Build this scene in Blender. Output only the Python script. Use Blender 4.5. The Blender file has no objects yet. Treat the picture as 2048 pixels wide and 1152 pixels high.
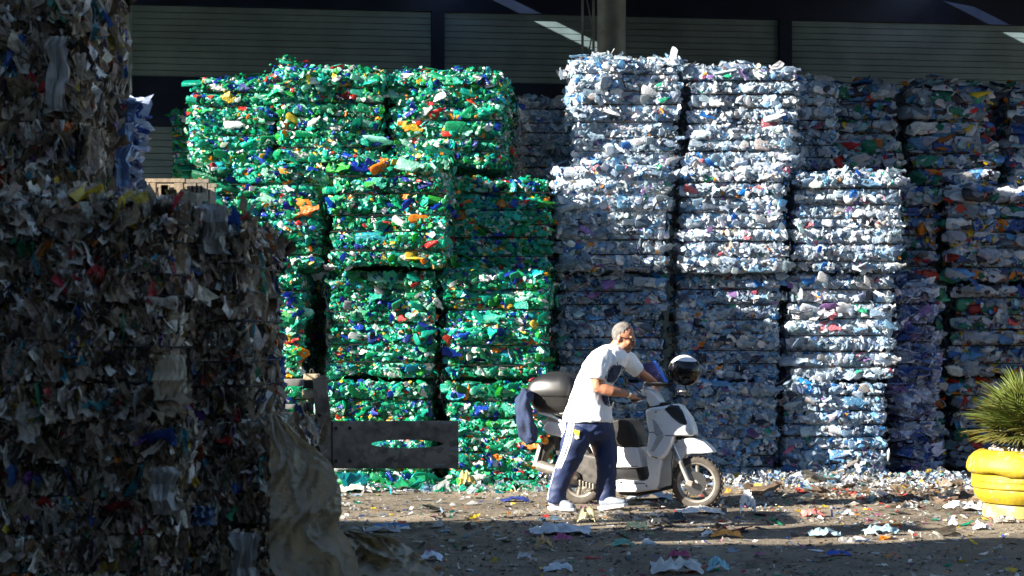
import bpy, bmesh, math, random
import numpy as np
from mathutils import Vector, Matrix, Euler, noise
from mathutils.bvhtree import BVHTree
R = math.radians
scn = bpy.context.scene
col = scn.collection
rng = np.random.default_rng(7)
random.seed(7)

# ------------------------------------------------------------------ camera, sky, sun, exposure
F = 3690.0; HY = 690.0; CH = 1.4          # photo pixels per unit slope, horizon row, camera height
cam = bpy.data.objects.new('camera', bpy.data.cameras.new('camera')); col.objects.link(cam)
cam.location = (0, 0, CH); cam.rotation_euler = (R(90), 0, 0)
cam.data.sensor_width = 36; cam.data.lens = 36 * F / 2048
cam.data.shift_y = (HY - 576) / 2048
cam.data.clip_start = .1; cam.data.clip_end = 2000
cam.data.dof.use_dof = True; cam.data.dof.focus_distance = 15.3; cam.data.dof.aperture_fstop = 4.5
scn.camera = cam
SUN = Vector((1, .38, -.47)).normalized()
wd = bpy.data.worlds.new("World"); scn.world = wd; wd.use_nodes = True
nt = wd.node_tree; nt.nodes.clear()
sky = nt.nodes.new('ShaderNodeTexSky'); sky.sky_type = 'NISHITA'; sky.sun_disc = False
sky.ozone_density = 2.5; sky.dust_density = .3
sky.sun_elevation = math.asin(-SUN.z); sky.sun_rotation = math.atan2(-SUN.x, -SUN.y)
bg = nt.nodes.new('ShaderNodeBackground'); bg.inputs['Strength'].default_value = .05
wo = nt.nodes.new('ShaderNodeOutputWorld')
nt.links.new(sky.outputs[0], bg.inputs[0]); nt.links.new(bg.outputs[0], wo.inputs[0])
sl = bpy.data.lights.new('sun', 'SUN'); sl.energy = 5; sl.angle = R(.5); sl.color = (1, .93, .82)
so = bpy.data.objects.new('sun', sl); col.objects.link(so); so.location = (-20, -8, 15)
so.rotation_euler = SUN.to_track_quat('-Z', 'Y').to_euler()
scn.view_settings.view_transform = 'Standard'; scn.view_settings.look = 'None'
scn.view_settings.gamma = 1; scn.view_settings.use_curve_mapping = False
scn.view_settings.exposure = 2.1
scn.render.engine = 'CYCLES'
scn.cycles.use_denoising = True
scn.cycles.max_bounces = 6; scn.cycles.diffuse_bounces = 3; scn.cycles.glossy_bounces = 3
scn.cycles.transmission_bounces = 5; scn.cycles.transparent_max_bounces = 6
scn.cycles.sample_clamp_indirect = 4

def W(px, py, d):
    return Vector(((px - 1024) / F * d, d, CH + (HY - py) / F * d))
def PX(px, d): return (px - 1024) / F * d
def PZ(py, d): return CH + (HY - py) / F * d
def P(cx, cy, d): return W(1020 + cx / 2.743, 620 + cy / 2.743, d)     # points read off an enlarged view of man and scooter

# ------------------------------------------------------------------ materials
def srgb(r, g, b):
    f = lambda c: (c / 255 / 12.92) if c / 255 <= .04045 else ((c / 255 + .055) / 1.055) ** 2.4
    return (f(r), f(g), f(b))
def newmat(name):
    m = bpy.data.materials.new(name); m.use_nodes = True
    n = m.node_tree.nodes; l = m.node_tree.links
    return m, n, l, n['Principled BSDF']
def mat(name, c, rough=.5, metal=0, spec=.5, nscale=0, namt=.25, bump=0, bscale=40, coat=0, wear=None, wear_t=.62, wscale=6, detail=6):
    m, n, l, b = newmat(name)
    b.inputs['Roughness'].default_value = rough; b.inputs['Metallic'].default_value = metal
    b.inputs['Specular IOR Level'].default_value = spec; b.inputs['Coat Weight'].default_value = coat
    b.inputs['Base Color'].default_value = (*c, 1)
    tc = n.new('ShaderNodeTexCoord')
    last = None
    if nscale:
        t = n.new('ShaderNodeTexNoise'); t.inputs['Scale'].default_value = nscale; t.inputs['Detail'].default_value = detail
        l.new(tc.outputs['Object'], t.inputs['Vector'])
        r = n.new('ShaderNodeValToRGB')
        r.color_ramp.elements[0].position = .3; r.color_ramp.elements[1].position = .7
        r.color_ramp.elements[0].color = (*[x * (1 - namt) for x in c], 1); r.color_ramp.elements[1].color = (*[min(1, x * (1 + namt)) for x in c], 1)
        l.new(t.outputs['Fac'], r.inputs['Fac']); last = r.outputs['Color']
        rr = n.new('ShaderNodeMapRange'); rr.inputs['To Min'].default_value = max(0, rough - .12); rr.inputs['To Max'].default_value = min(1, rough + .15)
        l.new(t.outputs['Fac'], rr.inputs['Value']); l.new(rr.outputs[0], b.inputs['Roughness'])
    if wear:
        t2 = n.new('ShaderNodeTexNoise'); t2.inputs['Scale'].default_value = wscale; t2.inputs['Detail'].default_value = 10; t2.inputs['Roughness'].default_value = .7
        l.new(tc.outputs['Object'], t2.inputs['Vector'])
        r2 = n.new('ShaderNodeMapRange'); r2.inputs['From Min'].default_value = wear_t - .03; r2.inputs['From Max'].default_value = wear_t + .03
        l.new(t2.outputs['Fac'], r2.inputs['Value'])
        mx = n.new('ShaderNodeMix'); mx.data_type = 'RGBA'; l.new(r2.outputs[0], mx.inputs['Factor'])
        if last: l.new(last, mx.inputs['A'])
        else: mx.inputs['A'].default_value = (*c, 1)
        mx.inputs['B'].default_value = (*wear, 1); last = mx.outputs['Result']
    if last: l.new(last, b.inputs['Base Color'])
    if bump:
        t3 = n.new('ShaderNodeTexNoise'); t3.inputs['Scale'].default_value = bscale; t3.inputs['Detail'].default_value = 8
        l.new(tc.outputs['Object'], t3.inputs['Vector'])
        bp = n.new('ShaderNodeBump'); bp.inputs['Strength'].default_value = bump; bp.inputs['Distance'].default_value = .01
        l.new(t3.outputs['Fac'], bp.inputs['Height']); l.new(bp.outputs['Normal'], b.inputs['Normal'])
    return m

def plastic(name, use_attr, transl=.42, rough_add=0.0, spec=.5, bumps=.35, mottle=.25):
    m, n, l, b = newmat(name)
    out = n['Material Output']
    if use_attr:
        a = n.new('ShaderNodeAttribute'); a.attribute_name = 'tint'; cs, al = a.outputs['Color'], a.outputs['Alpha']
    else:
        a = n.new('ShaderNodeObjectInfo'); cs, al = a.outputs['Color'], a.outputs['Alpha']
    tc = n.new('ShaderNodeTexCoord')
    t = n.new('ShaderNodeTexNoise'); t.inputs['Scale'].default_value = 26 if use_attr else 5; t.inputs['Detail'].default_value = 5
    l.new(tc.outputs['Object'], t.inputs['Vector'])
    mr = n.new('ShaderNodeMapRange'); mr.inputs['From Min'].default_value = .3; mr.inputs['From Max'].default_value = .7
    mr.inputs['To Min'].default_value = 1 - mottle; mr.inputs['To Max'].default_value = 1 + mottle * .6
    l.new(t.outputs['Fac'], mr.inputs['Value'])
    vm = n.new('ShaderNodeVectorMath'); vm.operation = 'SCALE'; l.new(cs, vm.inputs[0]); l.new(mr.outputs[0], vm.inputs['Scale'])
    l.new(vm.outputs[0], b.inputs['Base Color'])
    ra = n.new('ShaderNodeMath'); ra.operation = 'ADD'; l.new(al, ra.inputs[0]); ra.inputs[1].default_value = rough_add; l.new(ra.outputs[0], b.inputs['Roughness'])
    b.inputs['Specular IOR Level'].default_value = spec
    if bumps:
        t3 = n.new('ShaderNodeTexNoise'); t3.inputs['Scale'].default_value = 55 if use_attr else 9; t3.inputs['Detail'].default_value = 4
        l.new(tc.outputs['Object'], t3.inputs['Vector'])
        bp = n.new('ShaderNodeBump'); bp.inputs['Strength'].default_value = bumps; bp.inputs['Distance'].default_value = .02 if use_attr else .15
        l.new(t3.outputs['Fac'], bp.inputs['Height']); l.new(bp.outputs['Normal'], b.inputs['Normal'])
    if transl:
        tr = n.new('ShaderNodeBsdfTranslucent'); l.new(vm.outputs[0], tr.inputs['Color'])
        mx = n.new('ShaderNodeMixShader'); mx.inputs[0].default_value = transl
        l.new(b.outputs[0], mx.inputs[1]); l.new(tr.outputs[0], mx.inputs[2]); l.new(mx.outputs[0], out.inputs['Surface'])
    return m
PM = {True: plastic('bale_plastic', True), False: plastic('bale_plastic_piece', False)}
FM = {True: plastic('film_plastic', True, .2, 0.0, .6, .5, .35), False: plastic('film_plastic_piece', False, .2, .12, .35, .5, .35)}

def core_mat(name, pal, scale):
    m, n, l, b = newmat(name)
    tc = n.new('ShaderNodeTexCoord')
    mp = n.new('ShaderNodeMapping'); mp.inputs['Scale'].default_value = scale; l.new(tc.outputs['Object'], mp.inputs['Vector'])
    nz = n.new('ShaderNodeTexNoise'); nz.inputs['Scale'].default_value = 1.0; nz.inputs['Detail'].default_value = 3; l.new(mp.outputs[0], nz.inputs['Vector'])
    ad = n.new('ShaderNodeVectorMath'); ad.operation = 'ADD'; l.new(mp.outputs[0], ad.inputs[0]); l.new(nz.outputs['Color'], ad.inputs[1])
    v = n.new('ShaderNodeTexVoronoi'); l.new(ad.outputs[0], v.inputs['Vector']); v.inputs['Scale'].default_value = 1
    sp = n.new('ShaderNodeSeparateColor'); l.new(v.outputs['Color'], sp.inputs[0])
    r = n.new('ShaderNodeValToRGB'); r.color_ramp.interpolation = 'CONSTANT'
    pos = 0; tot = sum(p[0] for p in pal); els = r.color_ramp.elements
    for i, (w, c) in enumerate(pal):
        if i < 2: e = els[i]; e.position = pos
        else: e = els.new(pos)
        e.color = (*c, 1); pos += w / tot
    l.new(sp.outputs[0], r.inputs['Fac']); l.new(r.outputs['Color'], b.inputs['Base Color'])
    b.inputs['Roughness'].default_value = .4
    bp = n.new('ShaderNodeBump'); bp.inputs['Strength'].default_value = .9; bp.inputs['Distance'].default_value = .03
    l.new(v.outputs['Distance'], bp.inputs['Height']); l.new(bp.outputs['Normal'], b.inputs['Normal'])
    return m

PAL = {
 'green': [(28, (.010, .32, .14)), (24, (.014, .44, .30)), (9, (.004, .13, .06)), (9, (.28, .66, .50)), (6, (.03, .36, .05)), (4, (.02, .34, .42)), (10, (.010, .05, .36)), (9, (.80, .80, .78)), (3.2, (.80, .26, .02)), (2.2, (.66, .05, .04)), (2, (.75, .52, .05)), (1.5, (.02, .02, .03))],
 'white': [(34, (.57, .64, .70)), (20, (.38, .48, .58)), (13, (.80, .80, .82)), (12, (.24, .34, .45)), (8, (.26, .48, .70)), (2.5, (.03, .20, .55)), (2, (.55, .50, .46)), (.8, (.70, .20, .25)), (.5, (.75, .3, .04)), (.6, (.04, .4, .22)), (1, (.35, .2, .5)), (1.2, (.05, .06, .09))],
 'clear_shade_blue': [(30, (.40, .51, .60)), (18, (.24, .36, .50)), (20, (.66, .68, .72)), (8, (.12, .18, .30)), (12, (.16, .38, .64)), (4, (.03, .20, .52)), (2, (.30, .28, .26)), (1, (.60, .14, .22)), (.4, (.6, .25, .04)), (1, (.04, .36, .24)), (1.6, (.30, .16, .42)), (5, (.03, .04, .07))],  # blue-tinted bottles, darkened and blued further to paint in the low rows' shade
 'mixed': [(36, (.38, .43, .50)), (12, (.58, .60, .63)), (10, (.03, .08, .28)), (7, (.08, .25, .50)), (9, (.02, .20, .13)), (5, (.50, .04, .03)), (3.5, (.60, .20, .02)), (3.5, (.6, .42, .03)), (9, (.22, .26, .32)), (8, (.03, .03, .05)), (4, (.3, .5, .55))],
 'film': [(26, (.31, .235, .155)), (20, (.16, .105, .062)), (17, (.50, .43, .33)), (11, (.035, .028, .022)), (11, (.80, .74, .64)), (1.8, (.03, .10, .32)), (1.4, (.06, .28, .34)), (1.6, (.50, .36, .04)), (1.6, (.40, .03, .03)), (.8, (.55, .16, .02)), (.8, (.16, .06, .28)), (1.2, (.03, .20, .10)), (5, (.40, .29, .23))],
 'blue': [(35, (.35, .42, .58)), (20, (.55, .60, .72)), (15, (.12, .16, .30)), (10, (.04, .10, .35)), (6, (.3, .2, .4)), (5, (.03, .03, .06))],
}
CORE = {k: core_mat('packed_' + k, [(w, tuple(x * .9 for x in c)) for w, c in v], (22, 22, 34) if k != 'film' else (40, 40, 16)) for k, v in PAL.items()}
M = {}
M['wire'] = mat('bale_wire', (.045, .04, .038), .5, .6)
M['wirel'] = M['wire']

# ------------------------------------------------------------------ object helpers
def raw_mesh(name, V, T, C=None, smooth=False, m=None):
    """V (n,3), T (k,3) triangles, C (n,4) tint"""
    me = bpy.data.meshes.new(name)
    V = np.asarray(V, np.float32); T = np.asarray(T, np.int32)
    me.vertices.add(len(V)); me.vertices.foreach_set('co', V.ravel())
    me.loops.add(T.size); me.loops.foreach_set('vertex_index', T.ravel())
    me.polygons.add(len(T)); me.polygons.foreach_set('loop_start', np.arange(0, T.size, 3, dtype=np.int32))
    me.polygons.foreach_set('use_smooth', np.full(len(T), bool(smooth)))
    if C is not None:
        a = me.attributes.new('tint', 'FLOAT_COLOR', 'POINT'); a.data.foreach_set('color', np.asarray(C, np.float32).ravel())
    me.update(calc_edges=True)
    if m: me.materials.append(m)
    return me
def link(name, me, parent=None, kind=None):
    o = bpy.data.objects.new(name, me); col.objects.link(o)
    if parent: o.parent = parent
    if kind: o['kind'] = kind
    return o
def tag(o, label, cat, group=None, kind=None):
    o['label'] = label; o['category'] = cat
    if group: o['group'] = group
    if kind: o['kind'] = kind
    return o
def thing(name, label, cat, loc=(0, 0, 0), rz=0, group=None):
    o = bpy.data.objects.new(name, None); col.objects.link(o); o.location = loc; o.rotation_euler = (0, 0, rz)
    o.empty_display_size = .1
    return tag(o, label, cat, group)
def part(name, V, Fc, m, parent, loc=True, smooth=None, bevel=0, segs=2, kind=None):
    """V in world space unless loc=False; moved into the parent's space (parents are unrotated then)"""
    me = bpy.data.meshes.new(name)
    off = Vector((0, 0, 0))
    if loc and parent is not None:
        p = parent
        while p is not None: off += p.location; p = p.parent
    me.from_pydata([tuple(Vector(v) - off) for v in V], [], [tuple(f) for f in Fc])
    if bevel or smooth is not None:
        bm = bmesh.new(); bm.from_mesh(me)
        bmesh.ops.remove_doubles(bm, verts=bm.verts, dist=1e-5)
        bmesh.ops.recalc_face_normals(bm, faces=bm.faces)
        if bevel:
            es = [e for e in bm.edges if len(e.link_faces) == 2 and e.calc_face_angle(0) > .5]
            if es: bmesh.ops.bevel(bm, geom=es, offset=bevel, segments=segs, profile=.6, affect='EDGES', clamp_overlap=True)
        bm.to_mesh(me); bm.free()
    if smooth is not None:
        me.polygons.foreach_set('use_smooth', [True] * len(me.polygons)); me.set_sharp_from_angle(angle=R(smooth))
    me.materials.append(m)
    return link(name, me, parent, kind)
def box(c, s, rot=None):
    c = Vector(c); h = [x / 2 for x in s]
    V = [Vector((x * h[0], y * h[1], z * h[2])) for x in (-1, 1) for y in (-1, 1) for z in (-1, 1)]
    if rot is not None: V = [rot @ v for v in V]
    return [c + v for v in V], [(0, 1, 3, 2), (4, 6, 7, 5), (0, 4, 5, 1), (2, 3, 7, 6), (0, 2, 6, 4), (1, 5, 7, 3)]
def merge(*ms):
    V = []; Fc = []
    for v, f in ms:
        o = len(V); V += list(v); Fc += [tuple(i + o for i in x) for x in f]
    return V, Fc
def tube(path, rad, n=10, caps=True, up=None, rb=None):
    """rings perpendicular to path; rad list; rb second radius (along 'v')"""
    path = [Vector(p) for p in path]
    if not hasattr(rad, '__len__'): rad = [rad] * len(path)
    rb = rb or rad
    V = []; Fc = []
    pu = None
    for i, p in enumerate(path):
        d = (path[min(i + 1, len(path) - 1)] - path[max(i - 1, 0)]).normalized()
        if up is not None: v = Vector(up); u = v.cross(d)
        else:
            ref = pu if pu is not None else (Vector((0, 0, 1)) if abs(d.z) < .9 else Vector((1, 0, 0)))
            u = ref - d * ref.dot(d)
        u.normalize(); v = d.cross(u).normalized(); pu = u
        for k in range(n):
            a = 2 * math.pi * k / n
            V.append(p + u * math.cos(a) * rad[i] + v * math.sin(a) * rb[i])
    for i in range(len(path) - 1):
        for k in range(n):
            a = i * n + k; b = i * n + (k + 1) % n
            Fc.append((a, b, b + n, a + n))
    if caps:
        Fc.append(tuple(range(n))[::-1]); Fc.append(tuple((len(path) - 1) * n + k for k in range(n)))
    return V, Fc
def hrings(rings, n=20, sq=1.0):
    """horizontal rings (centre, a along X, b along Y, yaw)"""
    V = []; Fc = []
    for c, a, b, yw in rings:
        for k in range(n):
            t = 2 * math.pi * k / n
            x = math.copysign(abs(math.cos(t)) ** sq, math.cos(t)) * a; y = math.copysign(abs(math.sin(t)) ** sq, math.sin(t)) * b
            V.append(Vector(c) + Vector((x * math.cos(yw) - y * math.sin(yw), x * math.sin(yw) + y * math.cos(yw), 0)))
    m = len(rings)
    for i in range(m - 1):
        for k in range(n):
            a = i * n + k; b = i * n + (k + 1) % n
            Fc.append((a, b, b + n, a + n))
    Fc.append(tuple(range(n))[::-1]); Fc.append(tuple((m - 1) * n + k for k in range(n)))
    return V, Fc
def ellipsoid(c, r, rot=None, nu=16, nv=10):
    V = []; Fc = []; c = Vector(c)
    for i in range(nv + 1):
        ph = math.pi * i / nv
        for k in range(nu):
            t = 2 * math.pi * k / nu
            v = Vector((r[0] * math.sin(ph) * math.cos(t), r[1] * math.sin(ph) * math.sin(t), r[2] * math.cos(ph)))
            V.append(c + (rot @ v if rot is not None else v))
    for i in range(nv):
        for k in range(nu):
            a = i * nu + k; b = i * nu + (k + 1) % nu
            Fc.append((a, a + nu, b + nu, b))
    return V, Fc
def lathe(prof, c, n=32):
    return hrings([(Vector(c) + Vector((0, 0, z)), r, r, 0) for r, z in prof], n)
def remesh(ms, voxel, smooth=4, wrinkle=None):
    V, Fc = merge(*ms)
    me = bpy.data.meshes.new('tmp'); me.from_pydata([tuple(v) for v in V], [], Fc)
    bm = bmesh.new(); bm.from_mesh(me); bmesh.ops.remove_doubles(bm, verts=bm.verts, dist=1e-6); bmesh.ops.recalc_face_normals(bm, faces=bm.faces); bm.to_mesh(me); bm.free()
    o = bpy.data.objects.new('tmp', me); s2 = bpy.data.scenes.new('tmp'); s2.collection.objects.link(o)
    md = o.modifiers.new('r', 'REMESH'); md.mode = 'VOXEL'; md.voxel_size = voxel
    s = o.modifiers.new('s', 'SMOOTH'); s.iterations = smooth; s.factor = .5
    with bpy.context.temp_override(scene=s2, view_layer=s2.view_layers[0]):
        dg = bpy.context.evaluated_depsgraph_get(); me2 = bpy.data.meshes.new_from_object(o.evaluated_get(dg))
    bpy.data.objects.remove(o); bpy.data.meshes.remove(me);  bpy.data.scenes.remove(s2)
    if wrinkle:
        amp, f = wrinkle
        nv = [v.normal.copy() for v in me2.vertices]
        for v, q in zip(me2.vertices, nv): v.co += q * f(v.co) * amp
    return me2
def place_mesh(name, me, m, parent, smooth=180):
    off = Vector((0, 0, 0)); p = parent
    while p is not None: off += p.location; p = p.parent
    me.transform(Matrix.Translation(-off))
    me.materials.clear(); me.materials.append(m)
    me.polygons.foreach_set('use_smooth', [True] * len(me.polygons))
    if smooth < 180: me.set_sharp_from_angle(angle=R(smooth))
    return link(name, me, parent)

# ------------------------------------------------------------------ crushed piece templates (x long, y wide, z off the surface)
def ico(sub):
    bm = bmesh.new(); bmesh.ops.create_icosphere(bm, subdivisions=sub, radius=1)
    V = np.array([v.co[:] for v in bm.verts]); T = np.array([[v.index for v in f.verts] for f in bm.faces]); bm.free()
    return V, T
I0, I1 = ico(1), ico(2)
def t_lump(seed, base, amp, flat):
    r = np.random.default_rng(seed); V, T = base
    V = V * (1 + r.normal(0, amp, (len(V), 1))) + r.normal(0, amp * .4, V.shape)
    return V * np.array([.5, .5, .5 * flat]), T
def grid_t(nx, ny):
    T = []
    for i in range(nx - 1):
        for j in range(ny - 1):
            a = i * ny + j; T += [[a, a + ny, a + ny + 1], [a, a + ny + 1, a + 1]]
    return np.array(T)
def t_sheet(seed, nx=5, ny=4, amp=.12, edge=.1):
    r = np.random.default_rng(seed)
    x, y = np.meshgrid(np.linspace(-.5, .5, nx), np.linspace(-.5, .5, ny), indexing='ij')
    V = np.stack([x, y, np.zeros_like(x)], -1).reshape(-1, 3)
    V[:, :2] += r.normal(0, edge, (len(V), 2)); V[:, 2] += r.normal(0, amp, len(V))
    return V, grid_t(nx, ny)
def t_strand(seed, nx=6, ny=3):
    r = np.random.default_rng(seed)
    x, y = np.meshgrid(np.linspace(-.5, .5, nx), np.linspace(-.5, .5, ny), indexing='ij')
    bend = np.cumsum(r.normal(0, .1, nx))[:, None]; tw = np.cumsum(r.normal(0, .35, nx))[:, None]
    wd_ = (.6 + .5 * r.random(nx))[:, None]
    V = np.stack([x, y * wd_ * np.cos(tw) + bend, np.abs(y) * wd_ * .8 + y * np.sin(tw) * .8 + r.normal(0, .08, x.shape)], -1).reshape(-1, 3)
    return V, grid_t(nx, ny)
def t_bottle(seed, n=6, flat=.5):
    r = np.random.default_rng(seed)
    prof = [(-.5, .12), (-.46, .44), (-.26, .47), (-.06, .41), (.10, .46), (.30, .18), (.41, .14), (.43, .19), (.5, .17)]
    V = []
    sh = np.cumsum(r.normal(0, .04, len(prof)))
    for i, (x, q) in enumerate(prof):
        dent = .75 + .35 * r.random()
        for k in range(n):
            a = 2 * math.pi * k / n
            V.append((x, math.cos(a) * q * (1.15 - .1 * dent) + sh[i], math.sin(a) * q * flat * dent * (1 + r.normal(0, .16))))
    T = [[0, k + 1, k] for k in range(1, n - 1)] + [[(len(prof) - 1) * n, (len(prof) - 1) * n + k, (len(prof) - 1) * n + k + 1] for k in range(1, n - 1)]
    for i in range(len(prof) - 1):
        for k in range(n):
            a = i * n + k; b = i * n + (k + 1) % n
            T += [[a, b, b + n], [a, b + n, a + n]]
    return np.array(V), np.array(T)
def t_disc(seed, n=9):
    r = np.random.default_rng(seed)
    V = [(0, 0, .12)] + [(math.cos(a) * .32, math.sin(a) * .32, .16 + r.normal(0, .03)) for a in np.linspace(0, 2 * math.pi, n, endpoint=False)] + \
        [(math.cos(a) * .5, math.sin(a) * .5, r.normal(0, .03) - .05) for a in np.linspace(0, 2 * math.pi, n, endpoint=False)]
    T = []
    for k in range(n):
        k2 = (k + 1) % n
        T += [[0, 1 + k, 1 + k2], [1 + k, 1 + n + k, 1 + n + k2], [1 + k, 1 + n + k2, 1 + k2]]
    return np.array(V), np.array(T)
TP = {'lump': [t_lump(i, I1 if i % 2 else I0, .16 if i % 2 else .22, .55) for i in range(8)], 'bit': [t_lump(20 + i, I0, .25, .6) for i in range(10)],
      'sheet': [t_sheet(40 + i) for i in range(10)], 'strand': [t_strand(60 + i) for i in range(14)],
      'bottle': [t_bottle(80 + i) for i in range(8)], 'disc': [t_disc(90 + i) for i in range(4)],
      'wad': [t_sheet(100 + i, 5, 5, .13, .06) for i in range(8)]}
FLAT = [(k, t) for k, ts in TP.items() for t in ts]
IDX = {}
for i, (k, t) in enumerate(FLAT): IDX.setdefault(k, []).append(i)

def basis(nrm, ang, tilt, r):
    """columns: long axis, wide axis, normal; nrm (m,3); ang from horizontal"""
    m = len(nrm)
    n_ = nrm + r.normal(0, 1, (m, 3)) * np.asarray(tilt).reshape(-1, 1); n_ /= np.linalg.norm(n_, axis=1, keepdims=True)
    up = np.tile([0., 0., 1.], (m, 1)); flatn = np.abs(n_[:, 2]) > .85; up[flatn] = [0, 1, 0]
    h = np.cross(up, n_); h /= np.linalg.norm(h, axis=1, keepdims=True)
    v = np.cross(n_, h)
    c, s = np.cos(ang)[:, None], np.sin(ang)[:, None]
    L = h * c + v * s; B = np.cross(n_, L)
    return np.stack([L, B, n_], -1)           # (m,3,3)
def scatter_mesh(tid, pos, Rm, sc, tint):
    Vs, Ts, Cs = [], [], []; o = 0
    for t in np.unique(tid):
        q = tid == t; V, T = FLAT[t][1]
        v = V[None] * sc[q][:, None, :]
        v = np.einsum('mij,mkj->mki', Rm[q], v) + pos[q][:, None, :]
        k = len(v)
        Vs.append(v.reshape(-1, 3)); Ts.append((T[None] + (np.arange(k) * len(V))[:, None, None]).reshape(-1, 3) + o)
        Cs.append(np.repeat(tint[q], len(V), 0)); o += k * len(V)
    return np.concatenate(Vs), np.concatenate(Ts), np.concatenate(Cs)
SHARED = {}
def shared_piece(t, m):
    key = (t, m.name)
    if key not in SHARED:
        V, T = FLAT[t][1]
        SHARED[key] = raw_mesh(FLAT[t][0], V, T, None, FLAT[t][0] == 'bottle', m)
    return SHARED[key]
def pick_col(pal, m, r, pts=None, patch=0.0):
    w = np.array([p[0] for p in pal], float); w /= w.sum(); cols = np.array([p[1] for p in pal])
    u = r.random(m)
    if pts is not None and patch:
        ph = r.random(6) * 6.28; k = r.normal(0, 9, (3, 3))
        nz = (np.sin(pts @ k[0] + ph[0]) + np.sin(pts @ k[1] + ph[1]) + np.sin(pts @ k[2] + ph[2])) / 3
        u = (u + patch * nz) % 1.0
    i = np.searchsorted(np.cumsum(w), u).clip(0, len(w) - 1)
    c = cols[i] * (1 + r.normal(0, .22, (m, 1))).clip(.5, 1.6)
    c = c + r.normal(0, .02, (m, 3)) * c.max(1, keepdims=True)
    rough = r.uniform(.10, .40, (m, 1))
    return np.concatenate([c.clip(.002, .9), rough], 1)

KN = {  # kind: piece name, stuff name, kinds of template with share & size (len, wid, thick)
 'green': ('crushed_bottle', 'crushed_bottles', [('bottle', .13, .175, .075, .045), ('lump', .10, .095, .060, .040), ('bit', .42, .05, .036, .032), ('sheet', .20, .055, .04, .03), ('disc', .14, .048, .048, .03)]),
 'white': ('crushed_bottle', 'crushed_bottles', [('bottle', .13, .19, .085, .045), ('lump', .15, .10, .065, .040), ('bit', .36, .055, .038, .034), ('sheet', .26, .07, .05, .04), ('disc', .11, .05, .05, .03)]),
 'clear_shade_blue': None,
 'mixed': ('crushed_container', 'crushed_containers', [('bottle', .16, .19, .09, .075), ('lump', .30, .15, .075, .06), ('bit', .30, .06, .04, .035), ('sheet', .20, .11, .06, .03), ('disc', .04, .05, .05, .03)]),
 'film': ('film_scrap', 'film_scraps', [('strand', .58, .095, .022, .032), ('wad', .24, .13, .065, .06), ('sheet', .14, .04, .028, .03), ('bit', .04, .03, .02, .02)]),
 'blue': ('film_scrap', 'film_scraps', [('wad', .3, .15, .08, .07), ('strand', .4, .14, .03, .05), ('sheet', .3, .08, .05, .05)]),
}
KN['clear_shade_blue'] = KN['white']
COUNT = [0]
KS = {'green': .71, 'white': .77, 'clear_shade_blue': .78, 'mixed': .9}; KC = {'green': 1.2, 'white': 1.05, 'clear_shade_blue': 1.0, 'mixed': .9, 'film': .76}
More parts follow.
